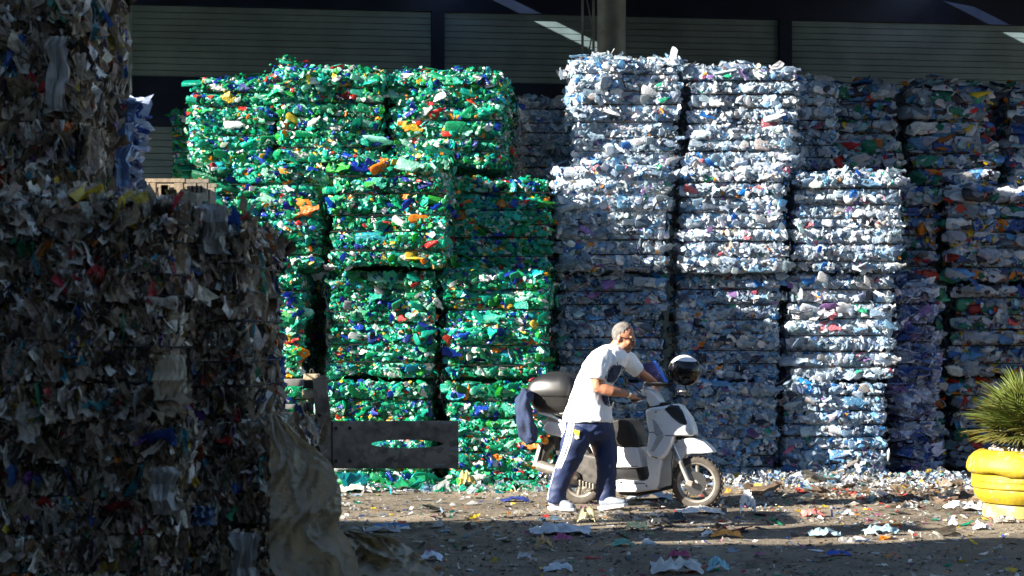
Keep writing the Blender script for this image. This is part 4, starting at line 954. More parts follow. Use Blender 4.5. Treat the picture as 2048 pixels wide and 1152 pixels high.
# engine, exhaust
fairing('engine', [(300, 800, .09), (400, 780, .10), (500, 800, .11), (540, 860, .11), (530, 950, .10), (440, 975, .10), (360, 940, .09), (310, 880, .08)], M['engine'], inset=.02, puff=.15)
for k in range(5):
    V, Fc = box(S(388 + k * 18, 948 + k * 5, -.14), (.014, .05, .05)); part('cooling_fin', V, Fc, M['alloy'], sc_, False, bevel=.003)
V, Fc = tube([S(352, 920, -.10), S(352, 920, -.155)], [.065, .055], 20); part('clutch_cover', V, Fc, M['engine'], sc_, False, smooth=40, bevel=.008)
stube('exhaust', [S(150, 852, -.15), S(165, 856, -.15), S(250, 880, -.15), S(330, 905, -.15), S(370, 925, -.14)], [.036, .050, .050, .042, .018], M['alloy'], 16)
stube('exhaust_tip', [S(146, 850, -.15), S(160, 855, -.15)], .022, M['engine'], 12)
stube('brake_hose', [S(900, 740, -.10), S(885, 850, -.12), S(900, 930, -.12), S(960, 950, -.11)], .004, M['black'], 6)
# luggage box
def cases(name, zs, m, seam):
    rings = []
    for cy, xl, xr, w in zs:
        a = S(xl, cy, -w * .55); b = S(xr, cy, -w * .55); rings.append((Vector(((a.x + b.x) / 2, 0, a.z)), (b.x - a.x) / 2, w, 0))
    V, Fc = hrings(rings, 32, .48); return part(name, V, Fc, m, sc_, False, smooth=60)
cases('case_base', [(562, 195, 330, .10), (556, 150, 350, .14), (520, 118, 356, .165), (480, 104, 362, .178), (468, 100, 364, .18)], M['casegrey'], 0)
cases('case_lid', [(466, 88, 366, .19), (450, 88, 368, .194), (430, 90, 366, .19), (400, 104, 360, .18), (370, 140, 348, .16), (350, 185, 325, .12), (340, 220, 290, .07), (337, 240, 270, .02)], M['casegrey'], 0)
cases('case_seam', [(472, 96, 368, .186), (464, 94, 369, .189)], M['black'], 0)
V, Fc = ellipsoid(S(122, 384, -.09), (.035, .05, .016), Matrix.Rotation(-.6, 3, 'Y'), 12, 8); part('reflector', V, Fc, M['redl'], sc_, False, smooth=180)
# handlebar
fairing('handlebar_cowl', [(702, 450, .08), (730, 428, .08), (760, 432, .08), (800, 470, .07), (826, 505, .06), (815, 522, .06), (770, 530, .07), (755, 505, .08), (735, 470, .09)], M['silver'], inset=.01, puff=.1, bev=.01)
fairing('steering_neck', [(745, 505, .05), (800, 510, .05), (880, 505, .05), (880, 520, .05), (800, 540, .06), (755, 545, .06)], M['black'], bev=.006)
def grip(sgn):
    a = S(742, 480, -.09); b = S(672, 492, -.32)
    if sgn > 0: a = Vector((a.x, -a.y, a.z)); b = Vector((b.x, -b.y, b.z))
    return a, b
for s in (-1, 1):
    a, b = grip(s); stube('handlebar', [a, a.lerp(b, .45)], .011, M['black']); stube('grip', [a.lerp(b, .42), b], .017, M['seat'], 12)
    stube('brake_lever', [a.lerp(b, .35) + Vector((.03, 0, -.005)), a.lerp(b, .6) + Vector((.055, 0, -.012)), b + Vector((.045, 0, -.016))], .0055, M['chrome'], 8)
V, Fc = ellipsoid(S(637, 392, -.30), (.018, .075, .040), Matrix.Rotation(.35, 3, 'Z'), 18, 12); part('mirror', V, Fc, M['black'], sc_, False, smooth=180)
stube('mirror_stem', [S(648, 400, -.27), S(680, 415, -.22), S(720, 452, -.14)], .0075, M['black'], 8)
stube('mirror_stem', [S(905, 470, .20), S(912, 440, .26), S(935, 440, .28)], .007, M['black'], 8)
V, Fc = ellipsoid(S(948, 448, .28), (.05, .012, .016), None, 12, 8); part('mirror', V, Fc, M['rimlight'], sc_, False, smooth=180)
def panel(name, pts, m, th=.004):
    V = [S(a, b, y) for a, b, y in pts]; n = len(V); nv = (V[1] - V[0]).cross(V[2] - V[0]).normalized() * th
    V2 = [v + nv for v in V]
    return part(name, V + V2, [tuple(range(n)), tuple(range(2 * n - 1, n - 1, -1))] + [(k, (k + 1) % n, n + (k + 1) % n, n + k) for k in range(n)], m, sc_, False)
panel('windscreen', [(712, 392, -.14), (716, 300, -.13), (728, 292, -.12), (786, 282, .10), (812, 330, .13), (842, 388, .15), (760, 400, 0.0)], M['tint'])
panel('windscreen_edge', [(784, 281, .105), (798, 280, .112), (868, 392, .16), (852, 400, .155)], M['tintedge'], .008)
panel('lower_windscreen', [(768, 425, -.08), (868, 425, .10), (900, 470, .12), (880, 492, .10), (812, 500, -.02)], M['clear'])
stube('screen_bar', [S(742, 405, -.13), S(800, 408, 0), S(868, 414, .13)], .016, M['black'], 10); stube('screen_trim', [S(738, 398, -.14), S(800, 400, 0), S(872, 404, .14)], .005, M['chrome'], 8)
stube('screen_bracket', [S(738, 402, -.13), S(733, 420, -.10), S(735, 440, -.08)], .009, M['chrome'], 8)
stube('screen_stay', [S(870, 400, .13), S(893, 425, .13), S(905, 455, .12), S(902, 475, .11)], .010, M['black'], 8)
stube('key_bunch', [S(570, 505, -.2), S(562, 530, -.2), S(555, 555, -.2)], [.006, .012, .008], M['chrome'], 6)
stube('key_cord', [S(700, 500, -.12), S(640, 515, -.18), S(570, 505, -.2)], .003, M['black'], 6)

dg = bpy.context.evaluated_depsgraph_get()
def bvh(objs):
    Vs = []; Fs = []
    for o in objs:
        mw = o.matrix_world if o.parent is None else None
        M4 = Matrix.Identity(4); p = o
        while p is not None: M4 = p.matrix_basis @ M4; p = p.parent
        off = len(Vs); Vs += [M4 @ v.co for v in o.data.vertices]; Fs += [tuple(i + off for i in f.vertices) for f in o.data.polygons]
    return BVHTree.FromPolygons(Vs, Fs)
def decal(name, poly, tree, m, parent, lift=.004, step=5, thick=.003, inv=None, dplane=15.7, jag=0):
    """raised patch following the surface behind the enlarged-view outline poly"""
    xs = [p[0] for p in poly]; ys = [p[1] for p in poly]
    def inside(x, y):
        r = False; n = len(poly); j = n - 1
        for i in range(n):
            if (poly[i][1] > y) != (poly[j][1] > y) and x < (poly[j][0] - poly[i][0]) * (y - poly[i][1]) / (poly[j][1] - poly[i][1]) + poly[i][0]: r = not r
            j = i
        return r
    nx = max(2, int((max(xs) - min(xs)) / step) + 2); ny = max(2, int((max(ys) - min(ys)) / step) + 2)
    idx = {}; V = []
    def vert(i, j):
        if (i, j) in idx: return idx[(i, j)]
        x = min(xs) + i * step; y = min(ys) + j * step
        d = (P(x, y, 10) - CAM).normalized(); h = tree.ray_cast(CAM, d)
        if h[0] is None: idx[(i, j)] = None; return None
        n_ = h[1]; n_ = n_ if n_.dot(d) < 0 else -n_
        idx[(i, j)] = len(V); V.append((h[0] - d * lift, h[0] + d * .001)); return idx[(i, j)]
    Fc = []
    for i in range(nx):
        for j in range(ny):
            jx = noise.noise(Vector((i * .7, j * .7, 1))) * jag
            if inside(min(xs) + (i + .5) * step + jx, min(ys) + (j + .5) * step + jx):
                q = [vert(i, j), vert(i + 1, j), vert(i + 1, j + 1), vert(i, j + 1)]
                if None not in q: Fc.append(tuple(q))
    if not Fc: return None
    top = [a for a, b in V]
    if inv is not None: top = [inv @ v for v in top]
    return part(name, top, Fc, m, parent, inv is None, smooth=180)
stube('cable', [S(760, 530, -.12), S(735, 560, -.16), S(742, 600, -.165)], .004, M['black'], 6)
trs = bvh([o for o in sc_.children if o.name.startswith('front_shield')])
decal('air_intake', [(848, 545), (880, 520), (925, 524), (948, 555), (973, 622), (960, 632), (930, 622), (895, 595)], trs, M['black'], sc_, inv=SMI, step=3)
decal('headlight', [(782, 600), (800, 610), (842, 683), (808, 690), (790, 660)], trs, M['lens'], sc_, inv=SMI, step=3)
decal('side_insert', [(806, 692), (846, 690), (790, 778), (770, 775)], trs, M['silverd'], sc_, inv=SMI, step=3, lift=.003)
decal('maker_script', [(776, 800), (812, 812), (811, 817), (775, 805)], bvh([o for o in sc_.children if o.name.startswith(('front_shield', 'lower_legshield'))]), M['black'], sc_, inv=SMI, step=2, lift=.003)

tra = bvh([o for o in sc_.children if o.name.startswith(('front_shield', 'lower_legshield', 'tail_fairing', 'seat_column'))])
def seam(pts, w=2.2):
    poly = [(x, y - w) for x, y in pts] + [(x, y + w) for x, y in pts[::-1]]
    decal('panel_gap', poly, tra, M['black'], sc_, inv=SMI, step=1.5, lift=.002)
seam([(850, 689), (890, 690), (940, 690)]); seam([(762, 672), (790, 670), (806, 690)]); seam([(580, 948), (660, 950), (740, 952)]); seam([(580, 865), (640, 862), (700, 858)]); seam([(430, 720), (500, 735), (560, 742)])
for a_, b_ in ((748, 965), (610, 945), (800, 560)): decal('screw', [(a_ - 4, b_ - 4), (a_ + 4, b_ - 4), (a_ + 4, b_ + 4), (a_ - 4, b_ + 4)], tra, M['black'], sc_, inv=SMI, step=2, lift=.002)

# helmet on the far mirror
hc = P(957, 332, 15.95); hm_ = thing('helmet', 'white crash helmet with big black visor hung over the scooter mirror', 'helmet', hc - Vector((0, 0, .12)))
M['hwhite'] = mat('helmet_white', (.72, .72, .72), .25, coat=.6); M['visor'] = mat('black_visor', (.004, .004, .005), .18, spec=.4)
hr = Matrix.Rotation(R(-64), 3, 'Z') @ Matrix.Rotation(R(8), 3, 'Y')
V, Fc = ellipsoid(hc, (.145, .135, .136), hr, 40, 26)
lo_, fo = [], []
def hl(v): return hr.transposed() @ (v - hc)
keepf = []
for f in Fc:
    c_ = sum((V[i] for i in f), Vector()) / 4; l_ = hl(c_)
    if l_.z > -.105: keepf.append(f)
hs = part('shell', V, keepf, M['hwhite'], hm_, smooth=180)
md = [f for f in Fc if (lambda l_: l_.x > -.035 and -.112 < l_.z < min(.095, .075 + .5 * l_.x))(hl(sum((V[i] for i in f), Vector()) / 4))]
V2 = [hc + (v - hc) * 1.035 for v in V]; part('visor', V2, md, M['visor'], hm_, smooth=180)
V, Fc = ellipsoid(hc - Vector((0, 0, .07)), (.105, .095, .06), hr, 24, 12); part('lining', V, Fc, M['seat'], hm_, smooth=180)
V, Fc = tube([P(965, 405, 15.9), P(962, 425, 15.88), P(972, 440, 15.9)], .007, 6); part('strap', V, Fc, M['seat'], hm_, smooth=60)

# denim jacket hanging off the luggage box
M['denim'] = mat('navy_cloth', (.012, .024, .065), .85, nscale=9, namt=.4, bump=.4, bscale=50)
jk = thing('jacket', 'dark blue jacket hanging limp off the back of the luggage box', 'jacket', P(95, 720, 16.2))
path = [(112, 470, 16.14, .050), (84, 466, 16.18, .062), (66, 500, 16.2, .062), (76, 560, 16.2, .074), (88, 620, 16.2, .080), (104, 680, 16.2, .084), (118, 722, 16.2, .066), (128, 732, 16.2, .035)]
me = remesh([tube([P(a, b, d) for a, b, d, r in path], [p[3] for p in path], 16, rb=[.05, .07, .08, .085, .09, .085, .07, .04], up=(0, 1, 0)), tube([P(100, 475, 16.1), P(75, 520, 16.12), P(105, 600, 16.1), P(118, 700, 16.12)], [.03, .035, .04, .03], 10)], .012, 4, (.020, lambda c: noise.noise(c * 11) + .6 * noise.noise(Vector((c.x * 26, c.y * 18, c.z * 7)))))
place_mesh('cloth', me, M['denim'], jk)

# ------------------------------------------------------------------ the man
MD0 = 15.62
def Q(cx, cy, dd=0.0): return P(cx, cy, MD0 + dd)
M['skin'] = mat('skin', (.36, .155, .085), .5, nscale=9, namt=.18, bump=.1)
M['hair'] = mat('grey_hair', (.12, .11, .10), .8, nscale=30, namt=.5, bump=.6, bscale=160)
M['tee'] = mat('white_cotton', (.80, .80, .82), .85, bump=.08, bscale=200)
M['navycloth'] = mat('navy_tracksuit', (.008, .020, .075), .65, nscale=8, namt=.25, bump=.15, bscale=90)
M['stripe'] = mat('white_stripe', (.68, .70, .74), .7)
M['print'] = mat('navy_print', (.018, .028, .07), .8, nscale=30, namt=.6)
M['badge'] = mat('yellow_badge', (.7, .5, .02), .7); M['shoe'] = mat('grey_shoe', (.22, .25, .30), .8, nscale=20, namt=.3, bump=.3); M['sole'] = mat('pale_sole', (.6, .6, .6), .6, nscale=10, namt=.2)
M['dark'] = mat('dark_glasses', (.008, .008, .008), .12, coat=1)
feet = Q(420, 1085); man = thing('person', 'grey-haired man in white T-shirt and navy striped track pants pushing the scooter', 'person', (feet.x, feet.y, 0))
HRm = Matrix(((.90, .28, .24), (-.36, .93, .10), (-.24, -.12, .96)))      # columns: forward, side (away), up
fw = Vector((.88, -.40, -.26)).normalized(); sd = Vector((.40, .91, 0)).normalized(); sd = (sd - fw * sd.dot(fw)).normalized(); upv = fw.cross(sd).normalized()
HR = Matrix((fw, sd, upv)).transposed()
hc = Q(624, 150, -.02)
def H(x, y, z): return hc + HR @ Vector((x, y, z)) * .93
def E(x, y, z, a, b, c): return ellipsoid(H(x, y, z), (a * .93, b * .93, c * .93), HR, 18, 12)
head = [E(-.012, 0, .03, .102, .078, .102), E(.030, 0, -.045, .066, .060, .088), E(.064, 0, -.105, .030, .032, .028), E(.086, 0, .022, .020, .052, .012), E(.070, -.034, -.03, .026, .022, .026), E(.070, .034, -.03, .026, .022, .026),
        tube([H(.090, 0, .012), H(.112, 0, -.022), H(.116, 0, -.036), H(.098, 0, -.046)], [.009, .012, .016, .012], 8), E(.092, 0, -.070, .012, .026, .008), E(.090, 0, -.084, .012, .022, .009),
        E(-.012, -.076, -.012, .019, .012, .034), E(-.012, .076, -.012, .019, .012, .034), E(.02, -.045, -.085, .04, .022, .03), E(.02, .045, -.085, .04, .022, .03)]
neck = tube([Q(560, 235, 0), Q(580, 212, -.0), H(-.02, 0, -.04)], [.075, .062, .058], 14)
arms = [tube([Q(498, 262, -.17), Q(486, 330, -.205), Q(478, 385, -.225), Q(483, 425, -.23), Q(492, 440, -.23)], [.058, .055, .050, .046, .038], 14),
        tube([Q(480, 422, -.23), Q(520, 434, -.235), Q(560, 446, -.235), Q(600, 453, -.215), Q(642, 460, -.17), Q(660, 468, -.14)], [.042, .048, .046, .038, .029, .030], 14),
        tube([Q(628, 280, .18), Q(690, 325, .24), Q(745, 368, .3)], [.055, .048, .040], 12), tube([Q(742, 365, .3), Q(790, 400, .4), Q(818, 430, .47)], [.042, .036, .026], 12)]
torso = [hrings([(Q(432, 640), .15, .13, 0), (Q(436, 540), .15, .13, 0), (Q(450, 440), .12, .13, 0), (Q(505, 330), .15, .15, 0), (Q(545, 250), .13, .15, 0), (Q(565, 215), .06, .07, 0)], 16),
         tube([Q(392, 660, -.08), Q(330, 850, -.06), Q(256, 1040, -.06)], [.10, .07, .05], 10), tube([Q(480, 660, .07), Q(530, 860, .05), Q(524, 1035, .03)], [.10, .07, .05], 10)]
def hand(sgn):
    a, b = grip(sgn); ga = SM @ a.lerp(b, .45); gb = SM @ b; ax_ = (gb - ga).normalized(); out = []
    wr = Q(650, 464, -.155) if sgn < 0 else Q(816, 430, .47)
    g0 = ga.lerp(gb, .5)
    fwd = (g0 - wr); fwd = (fwd - ax_ * fwd.dot(ax_)).normalized(); up_ = Vector((0, 0, 1)); up_ = (up_ - ax_ * up_.dot(ax_) - fwd * up_.dot(fwd)).normalized()
    kn = g0 + up_ * .026 + fwd * .004
    out.append(tube([wr, wr.lerp(kn, .5) + up_ * .004, kn - fwd * .006], [.026, .034, .036], 12, up=ax_, rb=[.022, .020, .018]) if False else tube([wr, wr.lerp(kn, .5), kn], [.026, .030, .024], 12))
    out.append(ellipsoid(wr.lerp(kn, .68), (.036, .036, .022), None, 12, 8))
    for k, (ln, rr) in enumerate(((.92, .0095), (1.0, .010), (.98, .0098), (.8, .0085))):
        c0 = g0 + ax_ * (k - 1.5) * -.0205
        pts = [c0 + up_ * .024 - fwd * .012, c0 + up_ * .030 + fwd * .014 * ln, c0 + up_ * .008 + fwd * .032 * ln, c0 - up_ * .018 + fwd * .022 * ln, c0 - up_ * .026 + fwd * .002]
        out.append(tube(pts, [rr * 1.15, rr * 1.1, rr, rr * .95, rr * .75], 8))
    t0 = wr.lerp(kn, .35)
    s = -ax_ if sgn < 0 else -ax_
    out.append(tube([t0 + s * .012, t0 + s * .034 + fwd * .018 - up_ * .006, g0 + s * .046 - up_ * .014 - fwd * .014, g0 + s * .040 - up_ * .026 + fwd * .006], [.014, .013, .011, .008], 8))
    return out
body = remesh(head + [neck] + arms + torso + hand(-1) + hand(1), .0065, 2, (.0015, lambda c: noise.noise(c * 40)))
place_mesh('body', body, M['skin'], man)
# hair: close-cropped, receding, grey
V, Fc = ellipsoid(H(-.014, 0, .032), (.108 * .93, .083 * .93, .108 * .93), HR, 44, 30)
def hloc(v): return (HR.transposed() @ (v - hc)) / .93
hv = [v + (v - hc).normalized() * noise.noise(v * 60) * .004 for v in V]
hf = []
for f in Fc:
    l_ = hloc(sum((V[i] for i in f), Vector()) / 4)
    lim = .016 + .028 * max(0, (l_.z - .06) / .08) - (.03 if abs(l_.y) > .05 and l_.z < .045 else 0) + noise.noise(l_ * 45) * .008
    if l_.x < lim and l_.z > -.055 - .02 * noise.noise(l_ * 30) and not (abs(l_.y) > .055 and -.045 < l_.z < .018 and -.032 < l_.x < .012): hf.append(f)
hair = part('hair', hv, hf, M['hair'], man, smooth=180)
# sunglasses
gl = part('sunglasses', *merge(ellipsoid(H(.096, -.031, .0), (.007, .025, .016), HR, 14, 8), ellipsoid(H(.096, .031, .0), (.007, .025, .016), HR, 14, 8), tube([H(.102, -.01, .004), H(.102, .01, .004)], .003, 6),
     tube([H(.094, -.055, .006), H(.05, -.079, .006), H(-.012, -.085, .002)], .0028, 6), tube([H(.094, .055, .006), H(.05, .079, .006), H(-.012, .085, .002)], .0028, 6)), M['dark'], man, smooth=60)
wt = Q(652, 465, -.155); wa = (Q(660, 468, -.14) - Q(642, 460, -.17)).normalized()
V, Fc = tube([Q(640, 459, -.172), Q(650, 463, -.158)], [.034, .034], 14); w_ = part('wristwatch', V, Fc, M['chrome'], man, smooth=40)
# T-shirt
def crease(c):
    a = noise.noise(Vector((c.x * 5, c.y * 4, c.z * 9))) ; b = 1 - abs(noise.noise(Vector((c.x * 9 + c.z * 6, c.y * 5, c.z * 7 - c.x * 5)))) * 2.2
    return a * .5 + max(0, b) * .55 + .3 * noise.noise(c * 22)
sh_r = [(Q(424, 612), .205, .170, -.2), (Q(428, 585), .203, .168, -.2), (Q(430, 540), .190, .165, -.2), (Q(434, 490), .165, .160, -.25), (Q(440, 450), .158, .158, -.25), (Q(462, 400), .160, .165, -.25), (Q(494, 350), .172, .178, -.3), (Q(518, 300), .178, .190, -.3),
        (Q(535, 262), .172, .196, -.3), (Q(548, 232), .140, .175, -.3), (Q(562, 208), .095, .12, -.3), (Q(568, 192), .068, .08, -.3)]
me = remesh([hrings(sh_r, 28, .9), tube([Q(525, 240, -.12), Q(500, 280, -.18), Q(484, 330, -.215), Q(476, 378, -.23)], [.075, .082, .078, .074], 16),
             tube([Q(600, 245, .10), Q(655, 290, .20), Q(702, 330, .25)], [.080, .076, .062], 16), tube([Q(450, 640), Q(450, 600)], [.12, .19], 20, rb=[.1, .15])], .0085, 4, (.014, crease))
tee = place_mesh('tshirt', me, M['tee'], man)
# track pants
def crease2(c): return .7 * noise.noise(Vector((c.x * 8, c.y * 8, c.z * 5))) + .7 * max(0, 1 - abs(noise.noise(Vector((c.x * 8 - c.z * 6, c.y * 6, c.z * 9)))) * 2.5)
me = remesh([hrings([(Q(432, 590), .175, .14, 0), (Q(432, 630), .195, .155, 0), (Q(432, 680), .185, .15, 0), (Q(428, 712), .15, .12, 0)], 20),
             tube([Q(385, 650, -.07), Q(352, 740, -.08), Q(322, 830, -.10), Q(286, 910, -.09), Q(262, 980, -.07), Q(252, 1052, -.06)], [.122, .110, .092, .080, .076, .082], 18),
             tube([Q(482, 650, .07), Q(522, 745, .04), Q(532, 850, .0), Q(528, 950, .02), Q(525, 1040, .03)], [.125, .098, .084, .080, .086], 18)], .0095, 4, (.011, crease2))
pants = place_mesh('track_pants', me, M['navycloth'], man)
tp = bvh([pants]); tt = bvh([tee])
def ribbon(pts, w, m, tree, name, parent=man):
    poly = [(x - w / 2, y) for x, y in pts] + [(x + w / 2, y) for x, y in pts[::-1]]
    return decal(name, poly, tree, m, parent, step=2.5, lift=.004)
for dx in (-15, 0, 15):
    ribbon([(338 + dx * .9, 612), (326 + dx, 680), (312 + dx, 740), (292 + dx, 800), (262 + dx, 868)], 8, M['stripe'], tp, 'side_stripe')
ribbon([(246, 860), (232, 920), (212, 985), (206, 1040)], 5, M['stripe'], tp, 'piping')
decal('badge', [(348, 664), (358, 652), (366, 660), (384, 662), (380, 678), (382, 700), (366, 712), (356, 704), (358, 684)], tp, M['badge'], man, step=2.5)
decal('badge_patch', [(356, 690), (378, 690), (380, 704), (366, 710), (358, 704)], tp, M['stripe'], man, step=2.5, lift=.006)
decal('chest_print', [(520, 372), (535, 345), (552, 318), (572, 302), (600, 300), (628, 312), (630, 332), (618, 358), (600, 392), (585, 402), (555, 400), (530, 392)], tt, M['print'], man, step=2.5, jag=14)
decal('belly_print', [(498, 466), (556, 474), (556, 500), (540, 528), (520, 522), (508, 500)], tt, M['print'], man, step=2.5, jag=14)
V, Fc = tube([Q(552, 196, -.07), Q(575, 225, -.10), Q(586, 250, -.145), Q(590, 300, -.185)], .003, 5); part('lanyard', V, Fc, M['print'], man, smooth=60)
# shoes
def shoe(heel, toe, pitch, lift=0):
    h = Vector(heel); t = Vector(toe); d = (t - h); L = d.length; d.normalize(); s = Vector((-d.y, d.x, 0)).normalized(); up_ = Vector((0, 0, 1))
    def pt(u, z): return h + d * u * L + up_ * (z + lift + max(0, u - .3) * pitch)
    up = [(0, .035, .030, .030), (.08, .048, .038, .046), (.25, .052, .040, .050), (.45, .044, .042, .042), (.7, .032, .046, .030), (.9, .024, .040, .020), (1, .018, .022, .010)]
    V, Fc = tube([pt(u, z + .016) for u, z, a, b in up], [q[2] for q in up], 14, up=up_, rb=[q[3] for q in up]); o = part('shoe', V, Fc, M['shoe'], man, smooth=180)
    so_ = []
    outl = [(-.02, .028), (.06, .038), (.3, .036), (.55, .044), (.78, .048), (.95, .036), (1.03, .012)]
    ring = [(u, w) for u, w in outl] + [(u, -w) for u, w in outl[::-1]]
    V = [pt(u, 0) + s * w for u, w in ring] + [pt(u, .026) + s * w for u, w in ring]; n = len(ring)
    part('sole', V, [tuple(range(n))[::-1], tuple(range(n, 2 * n))] + [(k, (k + 1) % n, n + (k + 1) % n, n + k) for k in range(n)], M['sole'], o, smooth=40, bevel=.004)
    V, Fc = tube([pt(.3, .075), pt(.42, .068), pt(.55, .058)], [.02, .018, .014], 6, up=up_, rb=[.006, .006, .006]); part('laces', V, Fc, M['sole'], o, smooth=60)
def gp(px, d): return Vector((PX(px, d), d, 0))
shoe(gp(1020 + 222 / 2.743, 15.62), gp(1020 + 352 / 2.743, 15.42), 0, .012); shoe(gp(1020 + 488 / 2.743, 15.62), gp(1020 + 640 / 2.743, 15.52), .045, .012)

# ------------------------------------------------------------------ litter
LP = [(26, (.55, .54, .52)), (14, (.75, .75, .74)), (16, (.22, .18, .13)), (12, (.10, .085, .07)), (7, (.25, .38, .5)), (5, (.03, .09, .32)), (4, (.02, .28, .16)), (3.5, (.6, .05, .05)), (3, (.65, .26, .03)), (3, (.65, .48, .05)), (2, (.45, .12, .3)), (6, (.35, .30, .24)), (4, (.02, .02, .025))]
rl = np.random.default_rng(99)
def scatter_ground(name, label, n, fx, fy, pal, kinds, size, zoff=.0, pile=None, seed=1):
    r = np.random.default_rng(seed)
    y = fy(r, n); x = fx(r, n, y)
    m = len(y); ki = r.choice(len(kinds), m, p=np.array([k[1] for k in kinds]) / sum(k[1] for k in kinds))
    tid = np.zeros(m, int); sc = np.zeros((m, 3))
    for i, k in enumerate(kinds):
        q = ki == i; tid[q] = r.choice(IDX[k[0]], q.sum()); sc[q] = np.array(k[2:5]) * np.exp(r.normal(0, .45, (q.sum(), 1))) * size
    z = np.array([gh(a, b) for a, b in zip(x, y)]) + sc[:, 2] * .22 + zoff + (pile(x, y, r) if pile else 0)
    Rm = basis(np.tile([0., 0., 1.], (m, 1)), r.uniform(0, 6.28, m),   .4 if not pile else .7, r)
    V, T, C = scatter_mesh(tid, np.stack([x, y, z], 1), Rm, sc, pick_col(pal, m, r)); V[:, 2] = np.maximum(V[:, 2], .001)
    o = link(name, raw_mesh(name, V, T, C, False, PM[True])); tag(o, label, 'litter', None, 'stuff'); return o
LK = [('sheet', .4, .06, .045, .02), ('bit', .4, .03, .022, .014), ('wad', .07, .085, .06, .03), ('strand', .12, .10, .016, .02), ('bottle', .02, .15, .07, .05)]
scatter_ground('litter', 'thin litter of scraps strewn over the yard ground', 5200, lambda r, n, y: r.uniform(-1, 1, n) * .30 * y, lambda r, n: np.concatenate([r.uniform(10.8, 17.8, n // 2), 15.0 + r.normal(0, 1.1, n - n // 2)]).clip(10.6, 17.9), LP, LK, .62, seed=11)
scatter_ground('gravel_crumbs', 'fine crumbs and grit lying over the yard ground', 9000, lambda r, n, y: r.uniform(-1, 1, n) * .30 * y, lambda r, n: r.uniform(10.8, 18.0, n), [(40, (.20, .17, .13)), (30, (.35, .31, .26)), (20, (.08, .07, .055)), (6, (.6, .6, .58))], [('bit', 1, .022, .018, .012)], .75, seed=12)
LW = [(24, (.58, .60, .64)), (20, (.40, .45, .52)), (9, (.78, .78, .78)), (12, (.30, .27, .22)), (8, (.2, .35, .55)), (6, (.35, .28, .2)), (4, (.1, .35, .35)), (3, (.6, .45, .1)), (8, (.12, .10, .09))]
scatter_ground('flake_heap', 'low heap of pale flakes along the foot of the clear bales', 4200, lambda r, n, y: r.uniform(PX(1120, 19), PX(1960, 18.4), n), lambda r, n: 19.05 - np.abs(r.normal(0, .42, n)), LW, [('bit', .5, .05, .04, .03), ('sheet', .35, .075, .055, .03), ('wad', .15, .12, .09, .05)], .52, seed=13, pile=lambda x, y, r: .10 * r.random(len(x)) * np.exp(-((19.1 - y) / .35) ** 2))
scatter_ground('bottle_scraps', 'loose green and pale scraps along the foot of the green bales', 900, lambda r, n, y: r.uniform(PX(640, 18), PX(1110, 18), n), lambda r, n: 18.02 - np.abs(r.normal(0, .22, n)), PAL['green'][:6] + LW, [('bit', .5, .05, .04, .03), ('sheet', .35, .07, .05, .03), ('wad', .15, .12, .09, .05)], .8, seed=14, pile=lambda x, y, r: .06 * r.random(len(x)) * np.exp(-((18.1 - y) / .25) ** 2))
scatter_ground('debris', 'brown crumbly debris and rags beside the yellow planter', 1200, lambda r, n, y: r.normal(PX(1880, 16.8), .8, n).clip(1.5, 4.8), lambda r, n: r.normal(17.2, .6, n).clip(15.6, 18.2), [(20, (.30, .22, .15)), (15, (.12, .09, .06)), (15, (.6, .57, .52)), (4, (.5, .08, .06)), (4, (.2, .35, .4))], [('bit', .55, .05, .04, .03), ('sheet', .3, .08, .06, .03), ('wad', .15, .13, .09, .05)], .72, seed=15)
def scrap(name, label, px, py, w, h, c, seed, cat, tall=.5, kind='wad'):
    """one piece of litter standing on the ground at photo point px, py (its lowest edge)"""
    d = CH * F / (py - HY); x = PX(px, d); Wm = w / F * d; Hm = h / F * d
    r = np.random.default_rng(seed)
    nx, ny = 13, 9
    V = []
    for i in range(nx):
        for j in range(ny):
            u, v = i / (nx - 1) * 2 - 1, j / (ny - 1) * 2 - 1
            e = 1 + .25 * noise.noise(Vector((u * 2, v * 2, seed)))
            q = max(0, 1 - (u * u + v * v) * .55)
            z = Hm * (.15 + .85 * q) * (.55 + .75 * abs(noise.noise(Vector((u * 2.3, v * 2.3, seed * 1.7))) * 2)) if True else 0
            V.append(Vector((x + u * Wm / 2 * e + noise.noise(Vector((u * 4, v * 4, seed + 3))) * .02, d + v * max(Wm, Hm) * .30 * e, gh(x, d) + max(.002, min(Hm * 1.15, z)) * (.25 + .75 * (q > 0)) )))
    Fc = [(i * ny + j, (i + 1) * ny + j, (i + 1) * ny + j + 1, i * ny + j + 1) for i in range(nx - 1) for j in range(ny - 1)]
    m = mat('litter_' + str(seed), c, .45, nscale=12, namt=.35, bump=.4, bscale=25)
    o = part(name, V, Fc, m, None, smooth=28); o.location = (0, 0, 0); tag(o, label, cat); return o
W_, G_, BR = (.66, .66, .66), (.30, .34, .36), (.30, .20, .10)
